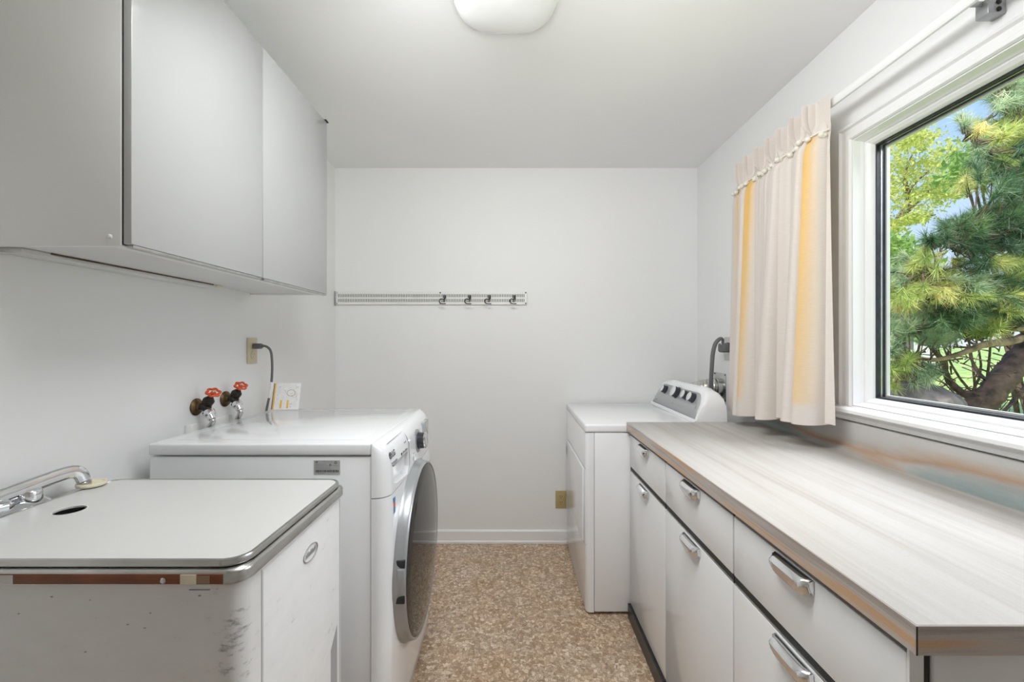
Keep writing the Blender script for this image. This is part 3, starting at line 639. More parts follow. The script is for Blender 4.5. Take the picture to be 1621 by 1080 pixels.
b = bmesh.new()
def rsc(d): return rrect(TX0 + d, TX1 - d, TY0 + d, TY1 - d, max(.032 - d * .5, .012))
def rr_(d, z): return [(p[0], p[1], z) for p in rsc(d)]
obj('metal_rim', loft([rr_(.003, TZ - .0235), rr_(.0, TZ - .0225), rr_(.0, TZ - .006), rr_(.002, TZ - .002), rr_(.006, TZ), rr_(.03, TZ), rr_(.034, TZ - .008)], False), 'steel', t)
obj('tub_deck', loft([rr_(.028, TZ - .0238), rr_(.028, TZ - .0075), rr_(.06, TZ - .0075), rr_(.06, TZ - .0238)], False), 'steel', t)
obj('wall_side_deck', slab(rrect(TX0 + .012, -1.0865, TY0 + .02, TY1 - .012, .02), TZ - .007, TZ + .002, .001), 'steel', t)
# brown reflection in the steel rim, painted as a strip facing us
cs = obj('rim_strip', box(-1.10, TX1 - .034, TY0 - .0012, TY0 + .001, TZ - .0215, TZ - .0045, .0008), mat('brown_reflection', (.17, .062, .028), .4, .35, var=.5, vscale=7), t)
obj('strip_patch', box(-.555, -.528, TY0 - .0018, TY0, TZ - .021, TZ - .005), 'ivory', t, smooth=False)
obj('strip_patch', box(-.527, -.506, TY0 - .0017, TY0, TZ - .020, TZ - .007), mat('brown_patch', (.28, .19, .12), .6, var=.3), t, smooth=False)
obj('strip_patch', box(-1.10, -.835, TY0 - .0017, TY0, TZ - .021, TZ - .006), mat('pale_patch', (.60, .58, .56), .4, .3, var=.4, vscale=9), t, smooth=False)
obj('rim_screw', lathe([(.005, 0), (.005, .002), (.003, .004)], (-.583, TY0 - .001, TZ - .0145), (0, -1, 0), 14), 'steel', t)
# front face: stile joints, door, badge, finger pull
fx = TX1 - .006
d = obj('door', box(fx - .004, fx + .0015, .780, 1.125, .09, TZ - .034, .0015), 'tub', t)
for y_ in (.776, 1.1275): obj('door_gap', box(fx - .004, fx + .0006, y_, y_ + .0015, .09, TZ - .03), 'ink_l', t, smooth=False)
bd = obj('oval_badge', lathe([(.034, .0015), (.034, .0035), (.031, .0035), (.031, .0018)], (fx, .962, .835), (1, 0, 0), 36, sy=1., caps=False), mat('badge_grey', (.38, .38, .38), .5, .3, var=.3, vscale=60), d)
for v in bd.data.vertices:
    v.co.z = (v.co.z + WL[bd].z - .835) * .52 + .835 - WL[bd].z
b = bmesh.new()
for k in range(9):
    y0 = .938 + k * .0055; zz = .835
    tube([(fx + .0025, y0, zz - .006), (fx + .0028, y0 + .002, zz + .007 * (1 if k % 3 else .6)), (fx + .0028, y0 + .004, zz - .004), (fx + .0025, y0 + .0055, zz + .002)], .0007, 5, bm=b)
obj('badge_relief', b, mat('badge_scribble', (.45, .45, .45), .5), d)
b = loft([[(fx + .0018, 1.07, .30), (fx + .0018, 1.108, .30), (fx + .0018, 1.108, .575), (fx + .0018, 1.07, .535)], [(fx - .001, 1.07, .30), (fx - .001, 1.108, .30), (fx - .001, 1.108, .575), (fx - .001, 1.07, .535)]])
obj('finger_pull', b, mat('pull_grey', (.33, .33, .34), .5), d, smooth=False)
b = bmesh.new()
for k in range(15):
    x_, z_ = random.uniform(-1.1, -.52), .90 - abs(random.gauss(0, .05)) - .02
    w_, h_ = random.uniform(.0008, .004), random.uniform(.0008, .002); box(x_, x_ + w_, TY0 + .0048, TY0 + .0065, z_, z_ + h_, bm=b)
box(-.545, -.510, TY0 + .0048, TY0 + .0065, .890, .8915, bm=b)
obj('chipped_spot', b, 'ink_l', t, smooth=False)['kind'] = 'stuff'
obj('base_plinth', box(TX0 + .05, TX1 - .05, TY0 + .05, TY1 - .05, -.0, .003), 'toe', t)

# loose lid with finger hole
t = thing('tub_lid', 'white lid with steel edge and finger hole lying on the laundry tub', 'lid', (-.77, .94, TZ))
LX0, LX1, LY0, LY1 = -1.084, TX1 + .004 - .012, TY0 + .010, TY1 - .006
def lr(d, z): return [(p[0], p[1], z) for p in rrect(LX0 + d, LX1 - d, LY0 + d, LY1 - d, max(.040 - d, .01), 8)]
lid = obj('lid_panel', loft([lr(.006, TZ + .0085), lr(.005, TZ + .011), lr(.006, TZ + .0125)]), mat('lid_laminate', (.60, .60, .585), .3, var=.02, vscale=4), t)
HC = (-.977, .943)
boolean(lid, lathe([(.027, -.03), (.027, .05)], (HC[0], HC[1], TZ), (0, 0, 1), 36))
obj('hole_rim', lathe([(.0272, .0100), (.0280, .0129), (.0292, .0127)], (HC[0], HC[1], TZ), (0, 0, 1), 36, caps=False), 'trim', t)
obj('steel_edge', loft([lr(.0, TZ + .0015), lr(-.002, TZ + .004), lr(-.002, TZ + .010), lr(.0, TZ + .0135), lr(.0055, TZ + .0138), lr(.006, TZ + .0127)], False), 'steel', t)

# faucet
t = thing('faucet', 'chrome swivel faucet on the wall side of the laundry tub', 'faucet', (-1.118, .90, TZ + .002))
fz = TZ + .0025
b = bmesh.new()
esc = []
for s_, r_ in (( -.001, .0), (0, .028), (.008, .028), (.014, .022)):
    pass
loft([[(p[0], p[1], z_) for p in rrect(-1.146 + d_, -1.090 - d_, .80 + d_, 1.022 - d_, .022 - d_ * .5)] for z_, d_ in ((fz, 0), (fz + .008, 0), (fz + .014, .005), (fz + .020, .012))], bm=b)
obj('deck_plate', b, 'chrome', t)
obj('spout_base', lathe([(.021, .014), (.0225, .018), (.0225, .036), (.020, .040), (.012, .042)], (-1.114, .985, fz), (0, 0, 1), 28), 'chrome', t)
obj('spout', tube(spline([(-1.120, .885, fz + .034), (-1.118, .91, fz + .040), (-1.116, .95, fz + .045), (-1.112, .99, fz + .050), (-1.105, 1.03, fz + .056), (-1.098, 1.062, fz + .058), (-1.093, 1.078, fz + .050), (-1.090, 1.086, fz + .030)], 6), .013, 16, rfun=lambda s: (.020 - .005 * s) * min(1, .35 + s * 9), flat=.62), 'chrome', t)
obj('aerator', lathe([(.0115, 0), (.0135, .002), (.0135, .013), (.011, .014)], (-1.0895, 1.089, fz + .014), Vector((-.02, -.12, .9)), 18), 'steel', t)
for y_ in (.845, .925):
    h = obj('tap_handle', lathe([(.017, .014), (.022, .018), (.023, .026), (.019, .033), (.010, .037), (.002, .038)], (-1.112, y_, fz), (0, 0, 1), 8), 'chrome', t)
    obj('tap_cap', lathe([(.007, .0372), (.006, .040), (.002, .041)], (-1.112, y_, fz), (0, 0, 1), 16), 'chrome', h)
t = thing('sink_stopper', 'round ivory rubber stopper under the faucet spout', 'stopper', (-1.083, 1.095, TZ + .01))
sc_ = (-1.082, 1.098, TZ + .0145)
obj('disc', lathe([(.022, 0), (.029, .001), (.031, .005), (.030, .009), (.026, .0095), (.024, .006), (.002, .006)], sc_, (0, 0, 1), 32), 'ivory', t)
obj('knob', lathe([(.004, .006), (.004, .010), (.006, .011), (.005, .014)], sc_, (0, 0, 1), 14), 'ivory', t)

# ------------------------------------------------------------------ dryer
DX0, DXS, DY0, DY1, DZT = .352, .393, 2.043, 2.745, .914
t = thing('tumble_dryer', 'white dryer with grey tilted four-knob console in the far corner', 'dryer', (.7, 2.39, 0))
obj('body', box(DXS + .002, 1.040, DY0, DY1, .015, .872, .004), 'dryer_enamel', t)
obj('top_lid', box(DX0 - .004, 1.045, DY0 - .004, DY1 + .003, .8745, DZT, .010, 4), 'dryer_enamel', t)
def dring(z, x=DX0, r=.02):
    p = [(DXS, DY0 + .001, z)]
    for i in range(7):
        a = R(270 - 90 * i / 6); p.append((x + r + r * math.cos(a), DY0 + .001 + r + r * math.sin(a), z))
    for i in range(7):
        a = R(180 - 90 * i / 6); p.append((x + r + r * math.cos(a), DY1 - r + r * math.sin(a), z))
    p.append((DXS, DY1, z)); return p
obj('front_panel', loft([dring(.012, DX0 + .004), dring(.02), dring(.868), dring(.8725, DX0 + .003)]), 'dryer_enamel', t)
dr = obj('door', box(DX0 - .009, DX0 - .0005, DY0 + .04, DY1 - .04, .335, .695, .004, 3), 'dryer_enamel', t)
obj('door_pull', box(DX0 - .0095, DX0 - .0085, DY1 - .075, DY1 - .05, .60, .655), 'rubber', dr, smooth=False)
b = box(DX0 - .0008, DX0 + .001, DY0 + .008, DY1 - .008, .699, .7012)
box(DX0 - .0008, DX0 + .001, DY0 + .008, DY1 - .008, .3295, .331, bm=b)
obj('panel_groove', b, 'ink_l', t, smooth=False)
for x_, y_ in ((.43, 2.10), (.43, 2.70), (1.0, 2.10), (1.0, 2.70)):
    obj('foot', lathe([(.02, .0005), (.02, .014)], (x_, y_, 0), (0, 0, 1), 14), 'rubber', t)
# console
CA, CB = DY0 + .012, DY1 - .03
xb, zb = .888, DZT + .001
def csec(s, inset=0.):
    """cross-section of the console at fraction s of its height: closed ring of (x,z)"""
    H = .168 * s
    fx0, fz0 = xb, zb
    fx1, fz1 = xb + .45 * (H - .014), zb + H - .014
    p = [(-.006, 0), (-.006, .012), (0, .016), (.014, .047), (.028, .078), (.042, .109), (.054, .136), (.062, .151), (.074, .162), (.092, .166), (.110, .161), (.126, .148), (.138, .126), (.145, .09), (.148, .045), (.149, 0)]
    top = .166 * s; out = []
    for a_, h_ in p:
        k = .012; m_ = min(h_, top) if s >= 1 else (-k * math.log(math.exp(-h_ / k) + math.exp(-top / k)) if h_ > 0 else 0)
        out.append((xb + a_, zb + max(0, m_) * (s if s > 1 else 1)))
    p = out
    return p
rings = []
def hs(d):  # height factor against distance from the end
    rad = .085
    return 1. if d > rad else .45 + .55 * math.sqrt(max(0, 1 - ((rad - d) / rad) ** 2.0))
st_ = [0, .002, .006, .012, .02, .03, .042, .056, .07, .085]
for d in st_: rings.append([(p[0], CA + d, p[1]) for p in csec(hs(d))])
Lc = CB - CA
for k in range(1, 6): rings.append([(p[0], CA + .085 + (Lc - .17) * k / 6, p[1]) for p in csec(1)])
for d in st_[::-1]: rings.append([(p[0], CB - d, p[1]) for p in csec(hs(d))])
cons = obj('console', loft(rings), 'dryer_enamel', t)
# console face plate
def cf(y, h, off=.0015):      # point on the tilted face, h = height above zb
    n = Vector((-1, 0, .45)).normalized(); return Vector((xb + .45 * (h - .016) * 1.02, y, zb + h)) + n * off
face = []
for i in range(0, 41):
    s = i / 40; y = CA + .018 + (Lc - .036) * s
    d = min(s, 1 - s) * (Lc - .036); rad = .075
    top = .136 * (1. if d > rad else .12 + .88 * math.sqrt(max(0, 1 - ((rad - d) / rad) ** 2)))
    face.append((y, top))
bm_ = bmesh.new(); lo = [bm_.verts.new(cf(y, .018)) for y, h in face]; hi = [bm_.verts.new(cf(y, max(h, .022))) for y, h in face]
mid = [bm_.verts.new(cf(y, (.018 + max(h, .022)) / 2)) for y, h in face]
for i in range(40):
    bm_.faces.new((lo[i], lo[i + 1], mid[i + 1], mid[i])); bm_.faces.new((mid[i], mid[i + 1], hi[i + 1], hi[i]))
fpl = obj('console_face', bm_, 'silver', cons)
md = fpl.modifiers.new('thick', 'SOLIDIFY'); md.thickness = .0015; md.offset = 0
nrm = Vector((-1, 0, .45)).normalized()
for y_, z_, r_ in ((2.568, 1.019, .023), (2.396, 1.022, .031), (2.262, 1.022, .023), (2.178, 1.020, .024)):
    c0 = cf(y_, z_ - zb, .0018)
    k_ = obj('knob', lathe([(r_ * 1.12, 0), (r_ * 1.1, .003), (r_, .004), (r_ * .96, .024), (r_ * .9, .026)], c0, nrm, 28), 'knob', cons)
    obj('knob_cap', lathe([(r_ * .93, .0262), (r_ * .93, .029), (r_ * .85, .030), (.001, .030)], c0, nrm, 28), 'knob_cap', k_)
ur = Vector((0, -1, 0)); uu = Vector((.45, 0, 1)).normalized()
b = bmesh.new()
def dash(y, h, w_, hh):
    p = cf(y, h, .0025); q = [p, p + ur * w_, p + ur * w_ + uu * hh, p + uu * hh]; q2 = [v + nrm * .0006 for v in q]
    loft([q, q2], bm=b)
for y_ in (2.59, 2.43, 2.30, 2.21):
    dash(y_, .128, .022, .0035)
    for k in range(3): dash(y_ + random.uniform(-.01, .02), .123 - k * .001, .006, .0015)
for k in range(9):
    a = R(-60 + 30 * k); dash(2.396 - .043 * math.cos(a) , .104 + .040 * math.sin(a), .010, .002)
for k in range(6):
    a = R(40 + 56 * k); dash(2.262 + .033 * math.cos(a), .104 + .031 * math.sin(a), .006, .0016)
dash(2.41, .045, .02, .004); dash(2.12, .06, .008, .018); dash(2.66, .035, .03, .007)
obj('console_print', b, 'ink_l', cons, smooth=False)
lb = bmesh.new(); tube([cf(CA + .006 + .0, .02 + .012 * 0, .004), cf(CA + .008, .05, .004)], .0005, 4, bm=lb); lb.free()

# ------------------------------------------------------------------ base cabinets
BX = .560; ys = [.604, 1.081, 1.560, 2.030]
where = ['nearest the camera with the longest fronts', 'in the middle of the run', 'beside the dryer']
labs = ['white steel base cabinet under the open near end of the counter', 'white steel base cabinet between the other two under the counter', 'white steel base cabinet right next to the dryer']
def pull(yc, zt, parent, tilt):
    L2 = .055
    def P(s, u, v):   # s along y (-1..1), u out from face, v down from zt
        return (BX - u, yc + s * L2, zt - v)
    b = bmesh.new(); rings = []
    n = 14
    for i in range(n + 1):
        s = -1 + 2 * i / n; k = math.sqrt(max(0, 1 - (abs(s)) ** 5)); o = .012 + .014 * k; dn = .024 + .009 * k
        outer = [(.0012, .0), (.006, -.001), (o * .75, .003), (o, .010), (o * .98, dn * .6), (o * .72, dn)]
        inner = [(o * .72 - .0022, dn - .001), (o * .98 - .003, dn * .6), (o - .003, .011), (o * .7 - .001, .006), (.005, .0022), (.0012, .0025)]
        rings.append([P(s, u, v) for u, v in outer + inner])
    loft(rings, bm=b)
    # end webs
    for s in (-1, 1):
        y0 = yc + s * L2; 
        q = [(BX - .0012, .0), (BX - .010, .003), (BX - .0095, .012), (BX - .0065, .022), (BX - .0012, .027)]
        loft([[(x_, y0 - .0015, zt - v_) for x_, v_ in q], [(x_, y0 + .0015, zt - v_) for x_, v_ in q]], bm=b)
    h = obj('handle', b, 'chrome', parent)
    return h
for i in range(3):
    y0, y1 = ys[i], ys[i + 1] - .002
    t = thing('base_cabinet', labs[i], 'cabinet', (.86, (y0 + y1) / 2, 0), 'base cabinets under the window counter')
    b = box(BX + .022, XR - .03, y0 + .001, y1 - .001, .075, .8855)
    obj('carcass', b, 'steel_white', t, smooth=False)
    obj('face_frame', box(BX + .003, BX + .0215, y0 + .002, y1 - .002, .072, .884, .001), 'dark', t, smooth=False)
    obj('toe_kick', box(BX - .010, BX + .10, y0 + .0005, y1 - .0005, .0005, .0665), 'toe', t, smooth=False)
    d = obj('drawer', box(BX, BX + .018, y0 + .0015, y1 - .0015, .719, .868, .003, 2), 'base_enamel', t)
    pull((y0 + y1) / 2 + .005, .866, d, 0)
    obj('drawer_lip', box(BX + .002, BX + .012, y0 + .004, y1 - .004, .8685, .8735, .001), 'rubber', d)  # coloured dark to stand in for the shaded gap under the counter
    d = obj('door', box(BX, BX + .018, y0 + .0015, y1 - .0015, .072, .697, .003, 2), 'base_enamel', t)
    pull((y0 + y1) / 2 + .005, .694, d, 0)
    obj('door_lip', box(BX + .001, BX + .010, y0 + .003, y1 - .003, .6975, .702, .001), 'aluminium', d)
    if i == 0:
        obj('end_stile', box(BX + .0, BX + .020, y0 - .003, y0 + .001, .072, .8855), 'steel_white', t, smooth=False)
        obj('end_gap', box(BX + .020, BX + .030, y0 - .001, y0 + .0009, .072, .8855), 'dark', t, smooth=False)
        obj('end_panel', box(BX + .030, XR - .03, y0 - .008, y0 + .0008, .072, .8855, .003), 'steel_white', t)

# worktop with rolled-up splash
t = thing('countertop', 'pale streaked laminate countertop running below the window', 'countertop', (.87, 1.3, .887))
WA, WB = .578, 2.036; ZT = .926
b = bmesh.new()
SX = XR - .002
prof = [(.548, .889), (.548, ZT - .0005), (.5485, ZT)]
cove = [(SX - .055 + .035 * math.sin(R(a)), ZT + .035 - .035 * math.cos(R(a))) for a in range(0, 91, 10)]
topo = [(.5485, ZT)] + cove[:1] + [(cove[0][0], .889), (.5485, .889)]
b = prism_y([(.5485, .889), (.5485, ZT), (cove[0][0], ZT), (cove[0][0], .889)], WA, WB)
obj('work_surface', b, 'lam_top', t, smooth=False)
sp = cove + [(cove[-1][0], 1.022), (cove[-1][0] + .003, 1.0275), (cove[-1][0] + .008, 1.029), (SX, 1.029), (SX, .889), (cove[0][0], .889)]
obj('backsplash', prism_y(sp, WA, WB), 'lam_splash', t)
e_ = box(.546, .5484, WA, WB, .886, ZT - .0004); box(.546, SX, WA - .0022, WA - .0001, .886, ZT - .0004, bm=e_)
obj('edge_band', e_, 'lam_edge', t, smooth=False)
obj('edge_joint', box(.5455, .5475, WA - .0026, WA - .0018, .886, ZT - .001), 'dark', t, smooth=False)

# ------------------------------------------------------------------ curtain, rod
t = thing('curtain_rod', 'flat white metal curtain rod above the window', 'curtain rod', (1.15, 1.3, 2.15))
RXc = 1.125
b = loft([[(RXc - .004, y_, 2.135), (RXc - .007, y_, 2.140), (RXc - .007, y_, 2.158), (RXc - .004, y_, 2.163), (RXc + .004, y_, 2.163), (RXc + .004, y_, 2.135)] for y_ in (-.05, 2.14)])
obj('rail', b, 'trim', t)
obj('end_return', box(RXc - .006, XR - .001, 2.14, 2.145, 2.135, 2.163, .001), 'trim', t)
br = obj('bracket', box(XR - .045, XR - .001, 1.040, 1.070, 2.112, 2.150, .002), 'bezel', t)
obj('bracket_arm', box(RXc + .005, XR - .044, 1.052, 1.058, 2.138, 2.150, .001), 'bezel', br)
for z_ in (2.121, 2.139): obj('screw', lathe([(.006, 0), (.006, .002), (.002, .004)], (XR - .02, 1.0398, z_), (0, -1, 0), 14), 'iron', br)

t = thing('curtain', 'cream pleated short curtain with yellow folds and ball fringe', 'curtain', (1.10, 1.80, 2.15))
NU, NV = 420, 70
bm_ = bmesh.new(); uvl = bm_.loops.layers.uv.new('UVMap')
YA, YZ = 2.105, 1.475                      # far edge, near edge
plc = [.06, .20, .34, .475, .60, .73, .86]           # pleat centres along u
def smooth(a, b_, x_): x_ = min(1, max(0, (x_ - a) / (b_ - a))); return x_ * x_ * (3 - 2 * x_)
folds = [(k + .5) / 11 + random.uniform(-.018, .018) for k in range(11)]
def cpos(u, v):
    """v: 0 bottom .. 1 top; the fringe at v=.80"""
    ztop = 2.172; zbot = .965 + .055 * smooth(0, 1, u) + .004 * math.sin(u * 40)
    zz = zbot + (ztop - zbot) * v
    if v > .895: amp_h = smooth(.895, .93, v)
    else: amp_h = 0
    # header: triple pinch pleats
    xh = 0
    for c in plc:
        d = (u - c) / .026
        if abs(d) < 1.5: xh += math.exp(-d * d * 1.2) * (.5 + .5 * math.cos(d * 3 * math.pi)) * .042
    # body folds: rounded ridges, narrow valleys, merging and drifting on the way down
    ph = 2 * math.pi * (12.5 * u + .26 * math.sin(u * 9.0 + 1) + .22 * (1 - v) * math.sin(u * 14.0 + .5))
    s = 1 - abs(math.sin(ph / 2)) ** .85
    a = (.044 + .036 * (1 - v)) * (.72 + .38 * math.sin(u * 21 + 2.2) * (.4 + .6 * (1 - v)))
    s2 = .5 + .5 * math.sin(ph * .37 + 2.0)
    xb_ = a * (1.15 * (1 - s) + .45 * s2) + .0025 * math.cos(ph * 3) * v
    xoff = xb_ * (1 - amp_h) + xh * amp_h
    if u > .93: xoff *= 1 - .7 * smooth(.93, 1, u)
    if u < .08: xoff *= .35 + .65 * smooth(0, .08, u)
    pinch = math.exp(-((v - .90) / .03) ** 2)
    xoff = xoff * (1 - .45 * pinch)
    y = YA + (YZ - YA) * u + (.012 + .006 * (1 - v)) * math.sin(ph) * (1 - amp_h)
    y -= .015 * (1 - v) * u
    x_ = 1.113 - xoff - .012 * amp_h * (1 if v > .9 else 0) * u
    return Vector((x_, y, zz))
grid = []
for j in range(NV + 1):
    v = j / NV
    grid.append([bm_.verts.new(cpos(i / NU, v)) for i in range(NU + 1)])
for j in range(NV):
    for i in range(NU):
        f = bm_.faces.new((grid[j][i], grid[j][i + 1], grid[j + 1][i + 1], grid[j + 1][i]))
        for lp, (a, c) in zip(f.loops, ((i, j), (i + 1, j), (i + 1, j + 1), (i, j + 1))): lp[uvl].uv = (a / NU, c / NV)
        f.smooth = True
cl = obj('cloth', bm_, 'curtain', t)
b = tube([cpos(i / 150, .893) - Vector((.006, 0, 0)) for i in range(151)], .0035, 6)
obj('fringe_band', b, 'pompom', t)
pm = None
for k in range(27):
    u = (k + .5) / 27; p = cpos(u, .885) - Vector((.014, 0, random.uniform(-.004, .006)))
    if pm is None:
        q = bmesh.new(); bmesh.ops.create_icosphere(q, subdivisions=2, radius=.0105)
        for v in q.verts: v.co *= 1 + random.uniform(-.08, .08); v.co += p
        pm = obj('pompom', q, 'pompom', t); p0 = p.copy()
    else:
        c = pm.copy(); sc.collection.objects.link(c); c.parent = t
        sc_f = 1.0; c.location = p - p0
b = tube([(1.14, 2.128, 2.05), (1.142, 2.128, 1.6), (1.14, 2.126, 1.16)], .0012, 5); tube([(1.13, 2.12, 2.05), (1.132, 2.118, 1.75)], .0012, 5, bm=b)
obj('pull_cord', b, 'cordw', t)

# ------------------------------------------------------------------ garden
def mesh_np(name, V, Fc, m, parent=None, org=(0, 0, 0), nper=3):
    me = bpy.data.meshes.new(name); V = np.asarray(V, dtype=np.float32) - np.asarray(org, dtype=np.float32); Fc = np.asarray(Fc, dtype=np.int32)
    me.vertices.add(len(V)); me.vertices.foreach_set('co', V.ravel())
    me.loops.add(Fc.size); me.loops.foreach_set('vertex_index', Fc.ravel())
    me.polygons.add(len(Fc)); me.polygons.foreach_set('loop_start', np.arange(0, Fc.size, nper, dtype=np.int32)); me.polygons.foreach_set('loop_total', np.full(len(Fc), nper, dtype=np.int32))
    me.update(); me.validate(); me.materials.append(M[m])
    o = bpy.data.objects.new(name, me); sc.collection.objects.link(o)
    if parent is not None: o.parent = parent
    else: o.location = org
    WL[o] = Vector(org); return o
def needles(C, D, n=70, ln=.085, w=.0032, spread=1.0):
    """tufts: centres C, directions D -> needle triangles"""
    C = np.asarray(C); D = np.asarray(D); D /= np.linalg.norm(D, axis=1, keepdims=True) + 1e-9; T = len(C)
    d = rng.normal(size=(T, n, 3)) * .62 * spread + D[:, None, :] * 1.0; d /= np.linalg.norm(d, axis=2, keepdims=True)
    s = rng.uniform(-.06, .012, (T, n, 1)); base = C[:, None, :] + D[:, None, :] * s
    l_ = ln * rng.uniform(.75, 1.15, (T, n, 1)); tip = base + d * l_; tip[..., 2] -= .08 * l_[..., 0]
    sd = np.cross(d, rng.normal(size=(T, n, 3))); sd /= np.linalg.norm(sd, axis=2, keepdims=True) + 1e-9; sd *= w / 2
    V = np.stack([base - sd, base + sd, tip], axis=2).reshape(-1, 3)
    return V, np.arange(len(V)).reshape(-1, 3)
def leaves(C, size, flat=.0):
    C = np.asarray(C); n = len(C); a = rng.normal(size=(n, 3)); a /= np.linalg.norm(a, axis=1, keepdims=True)
    b_ = np.cross(a, rng.normal(size=(n, 3))); b_ /= np.linalg.norm(b_, axis=1, keepdims=True); s = size * rng.uniform(.6, 1.2, (n, 1))
    V = np.stack([C - a * s, C - b_ * s * .45, C + a * s, C + b_ * s * .45], axis=1).reshape(-1, 3)
    return V, np.arange(len(V)).reshape(-1, 4)

GZ = -.35
n_ = 40; V = []; Fc = []
for j in range(n_ + 1):
    for i in range(n_ + 1):
        x_ = 1.5 + 70 * (i / n_) ** 2; y_ = -25 + 100 * j / n_
        V.append((x_, y_, GZ + .12 * math.sin(x_ * .4 + y_ * .3) + .01 * x_))
for j in range(n_):
    for i in range(n_):
        a = j * (n_ + 1) + i; Fc.append((a, a + 1, a + n_ + 2, a + n_ + 1))
g = mesh_np('lawn', V, Fc, 'grass', nper=4); g['kind'] = 'structure'

# boulder by the window
t_b = bmesh.new(); bmesh.ops.create_icosphere(t_b, subdivisions=4, radius=1)
bc = at(1432, 655, 2.9)
from mathutils import noise
for v in t_b.verts:
    k = 1 + .28 * noise.noise(v.co * 1.7) + .08 * noise.noise(v.co * 6)
    v.co = Vector((v.co.x * .36, v.co.y * .30, v.co.z * .26)) * k + Vector((bc.x + .03, bc.y, bc.z - .07))
bo = obj('boulder', t_b, 'rock', None, loc=(bc.x, bc.y, GZ)); tag(bo, 'rough grey brown boulder outside by the window corner', 'rock')
t_b = bmesh.new(); bmesh.ops.create_icosphere(t_b, subdivisions=4, radius=1)
for v in t_b.verts:
    k = 1 + .25 * noise.noise(v.co * 1.6 + Vector((4, 1, 2))); v.co = Vector((v.co.x * .36, v.co.y * .40, v.co.z * .40)) * k + Vector((bc.x - .05, bc.y - .02, bc.z - .72))
mo = obj('rock_mound', t_b, 'rock', None, loc=(bc.x, bc.y, GZ)); tag(mo, 'lower rock mound carrying the grey boulder outside', 'rock')

# pine
PY = 3.05
tr = thing('pine_tree', 'gnarled pine with a leaning scaly trunk just outside the window', 'tree', (at(1480, 700, PY).x, PY, GZ))
trunk_pts = [at(1500, 790, PY), at(1518, 715, PY), at(1545, 655, PY), at(1580, 610, PY), at(1612, 570, PY + .05), at(1665, 500, PY + .1), at(1700, 400, PY + .1), at(1690, 260, PY + .1), at(1700, 120, PY + .1)]
trunk_pts[0].z = GZ - .02
obj('trunk', tube(spline(trunk_pts, 14), .1, 18, rfun=lambda s: .090 - .035 * s, jit=.22), 'bark', tr)
branches = []
def branch(pts, r, m='bark', k=6):
    P = spline(pts, k); branches.append(P)
    obj('branch', tube(P, r, 8, rfun=lambda s: r * (1 - .75 * s), jit=.25), m, tr)
A = at
branch([A(1650, 520, PY), A(1600, 540, PY - .05), A(1560, 545, PY - .15), A(1520, 560, PY - .2), A(1475, 570, PY - .25), A(1430, 560, PY - .3)], .034, 'bark_l')
branch([A(1670, 505, PY), A(1610, 520, PY - .1), A(1570, 512, PY - .2), A(1535, 530, PY - .3)], .03, 'bark_l')
branch([A(1690, 400, PY), A(1640, 400, PY - .2), A(1590, 392, PY - .3), A(1530, 400, PY - .35), A(1490, 385, PY - .4)], .035)
branch([A(1690, 330, PY), A(1650, 300, PY - .2), A(1600, 270, PY - .3), A(1560, 240, PY - .35), A(1530, 205, PY - .4)], .032)
branch([A(1690, 300, PY), A(1640, 330, PY - .2), A(1590, 340, PY - .35), A(1530, 365, PY - .5), A(1470, 380, PY - .6)], .03)
branch([A(1690, 220, PY), A(1640, 190, PY - .2), A(1600, 160, PY - .3), A(1575, 130, PY - .4)], .028)
branch([A(1560, 640, PY), A(1520, 620, PY + .1), A(1500, 600, PY + .1), A(1490, 570, PY), A(1465, 540, PY - .1), A(1440, 500, PY - .2)], .03)
branch([A(1525, 690, PY), A(1490, 640, PY + .2), A(1470, 610, PY + .2), A(1440, 590, PY + .1), A(1405, 600, PY + .1)], .03)
branch([A(1600, 590, PY), A(1560, 600, PY + .3), A(1540, 575, PY + .4), A(1530, 545, PY + .4)], .02)
branch([A(1640, 540, PY), A(1570, 480, PY - .2), A(1520, 470, PY - .3), A(1480, 450, PY - .4), A(1460, 415, PY - .5)], .026)
branch([A(1650, 530, PY), A(1600, 470, PY - .2), A(1540, 455, PY - .3), A(1505, 450, PY - .35), A(1512, 410, PY - .4)], .02)
branch([A(1640, 590, PY + .3), A(1600, 640, PY + .2), A(1570, 660, PY + .2), A(1530, 640, PY + .3)], .016)
branch([A(1440, 640, PY), A(1420, 560, PY), A(1430, 500, PY - .1), A(1415, 450, PY - .2)], .022)
allp = [p for P in branches for p in P]
AP = np.array([tuple(p) for p in allp])
# fine dead twigs low in the crown
b = bmesh.new()
for k in range(240):
    p = A(random.uniform(1400, 1640), random.uniform(545, 690), PY + random.uniform(-.1, .9)); d = Vector((random.gauss(0, 1), random.gauss(0, .6), random.gauss(0, .6))).normalized() * random.uniform(.1, .32)
    q = p + d * .5 + Vector((random.gauss(0, .03), 0, random.gauss(0, .03)))
    tube([p, q, p + d + Vector((0, 0, random.gauss(0, .04)))], .005, 4, bm=b, rfun=lambda s: .0065 * (1 - .7 * s))
o = obj('dead_twigs', b, 'bark', tr); o['kind'] = 'stuff'
sets = {'needle_dark': [], 'needle_new_lit': [], 'needle_grey': []}
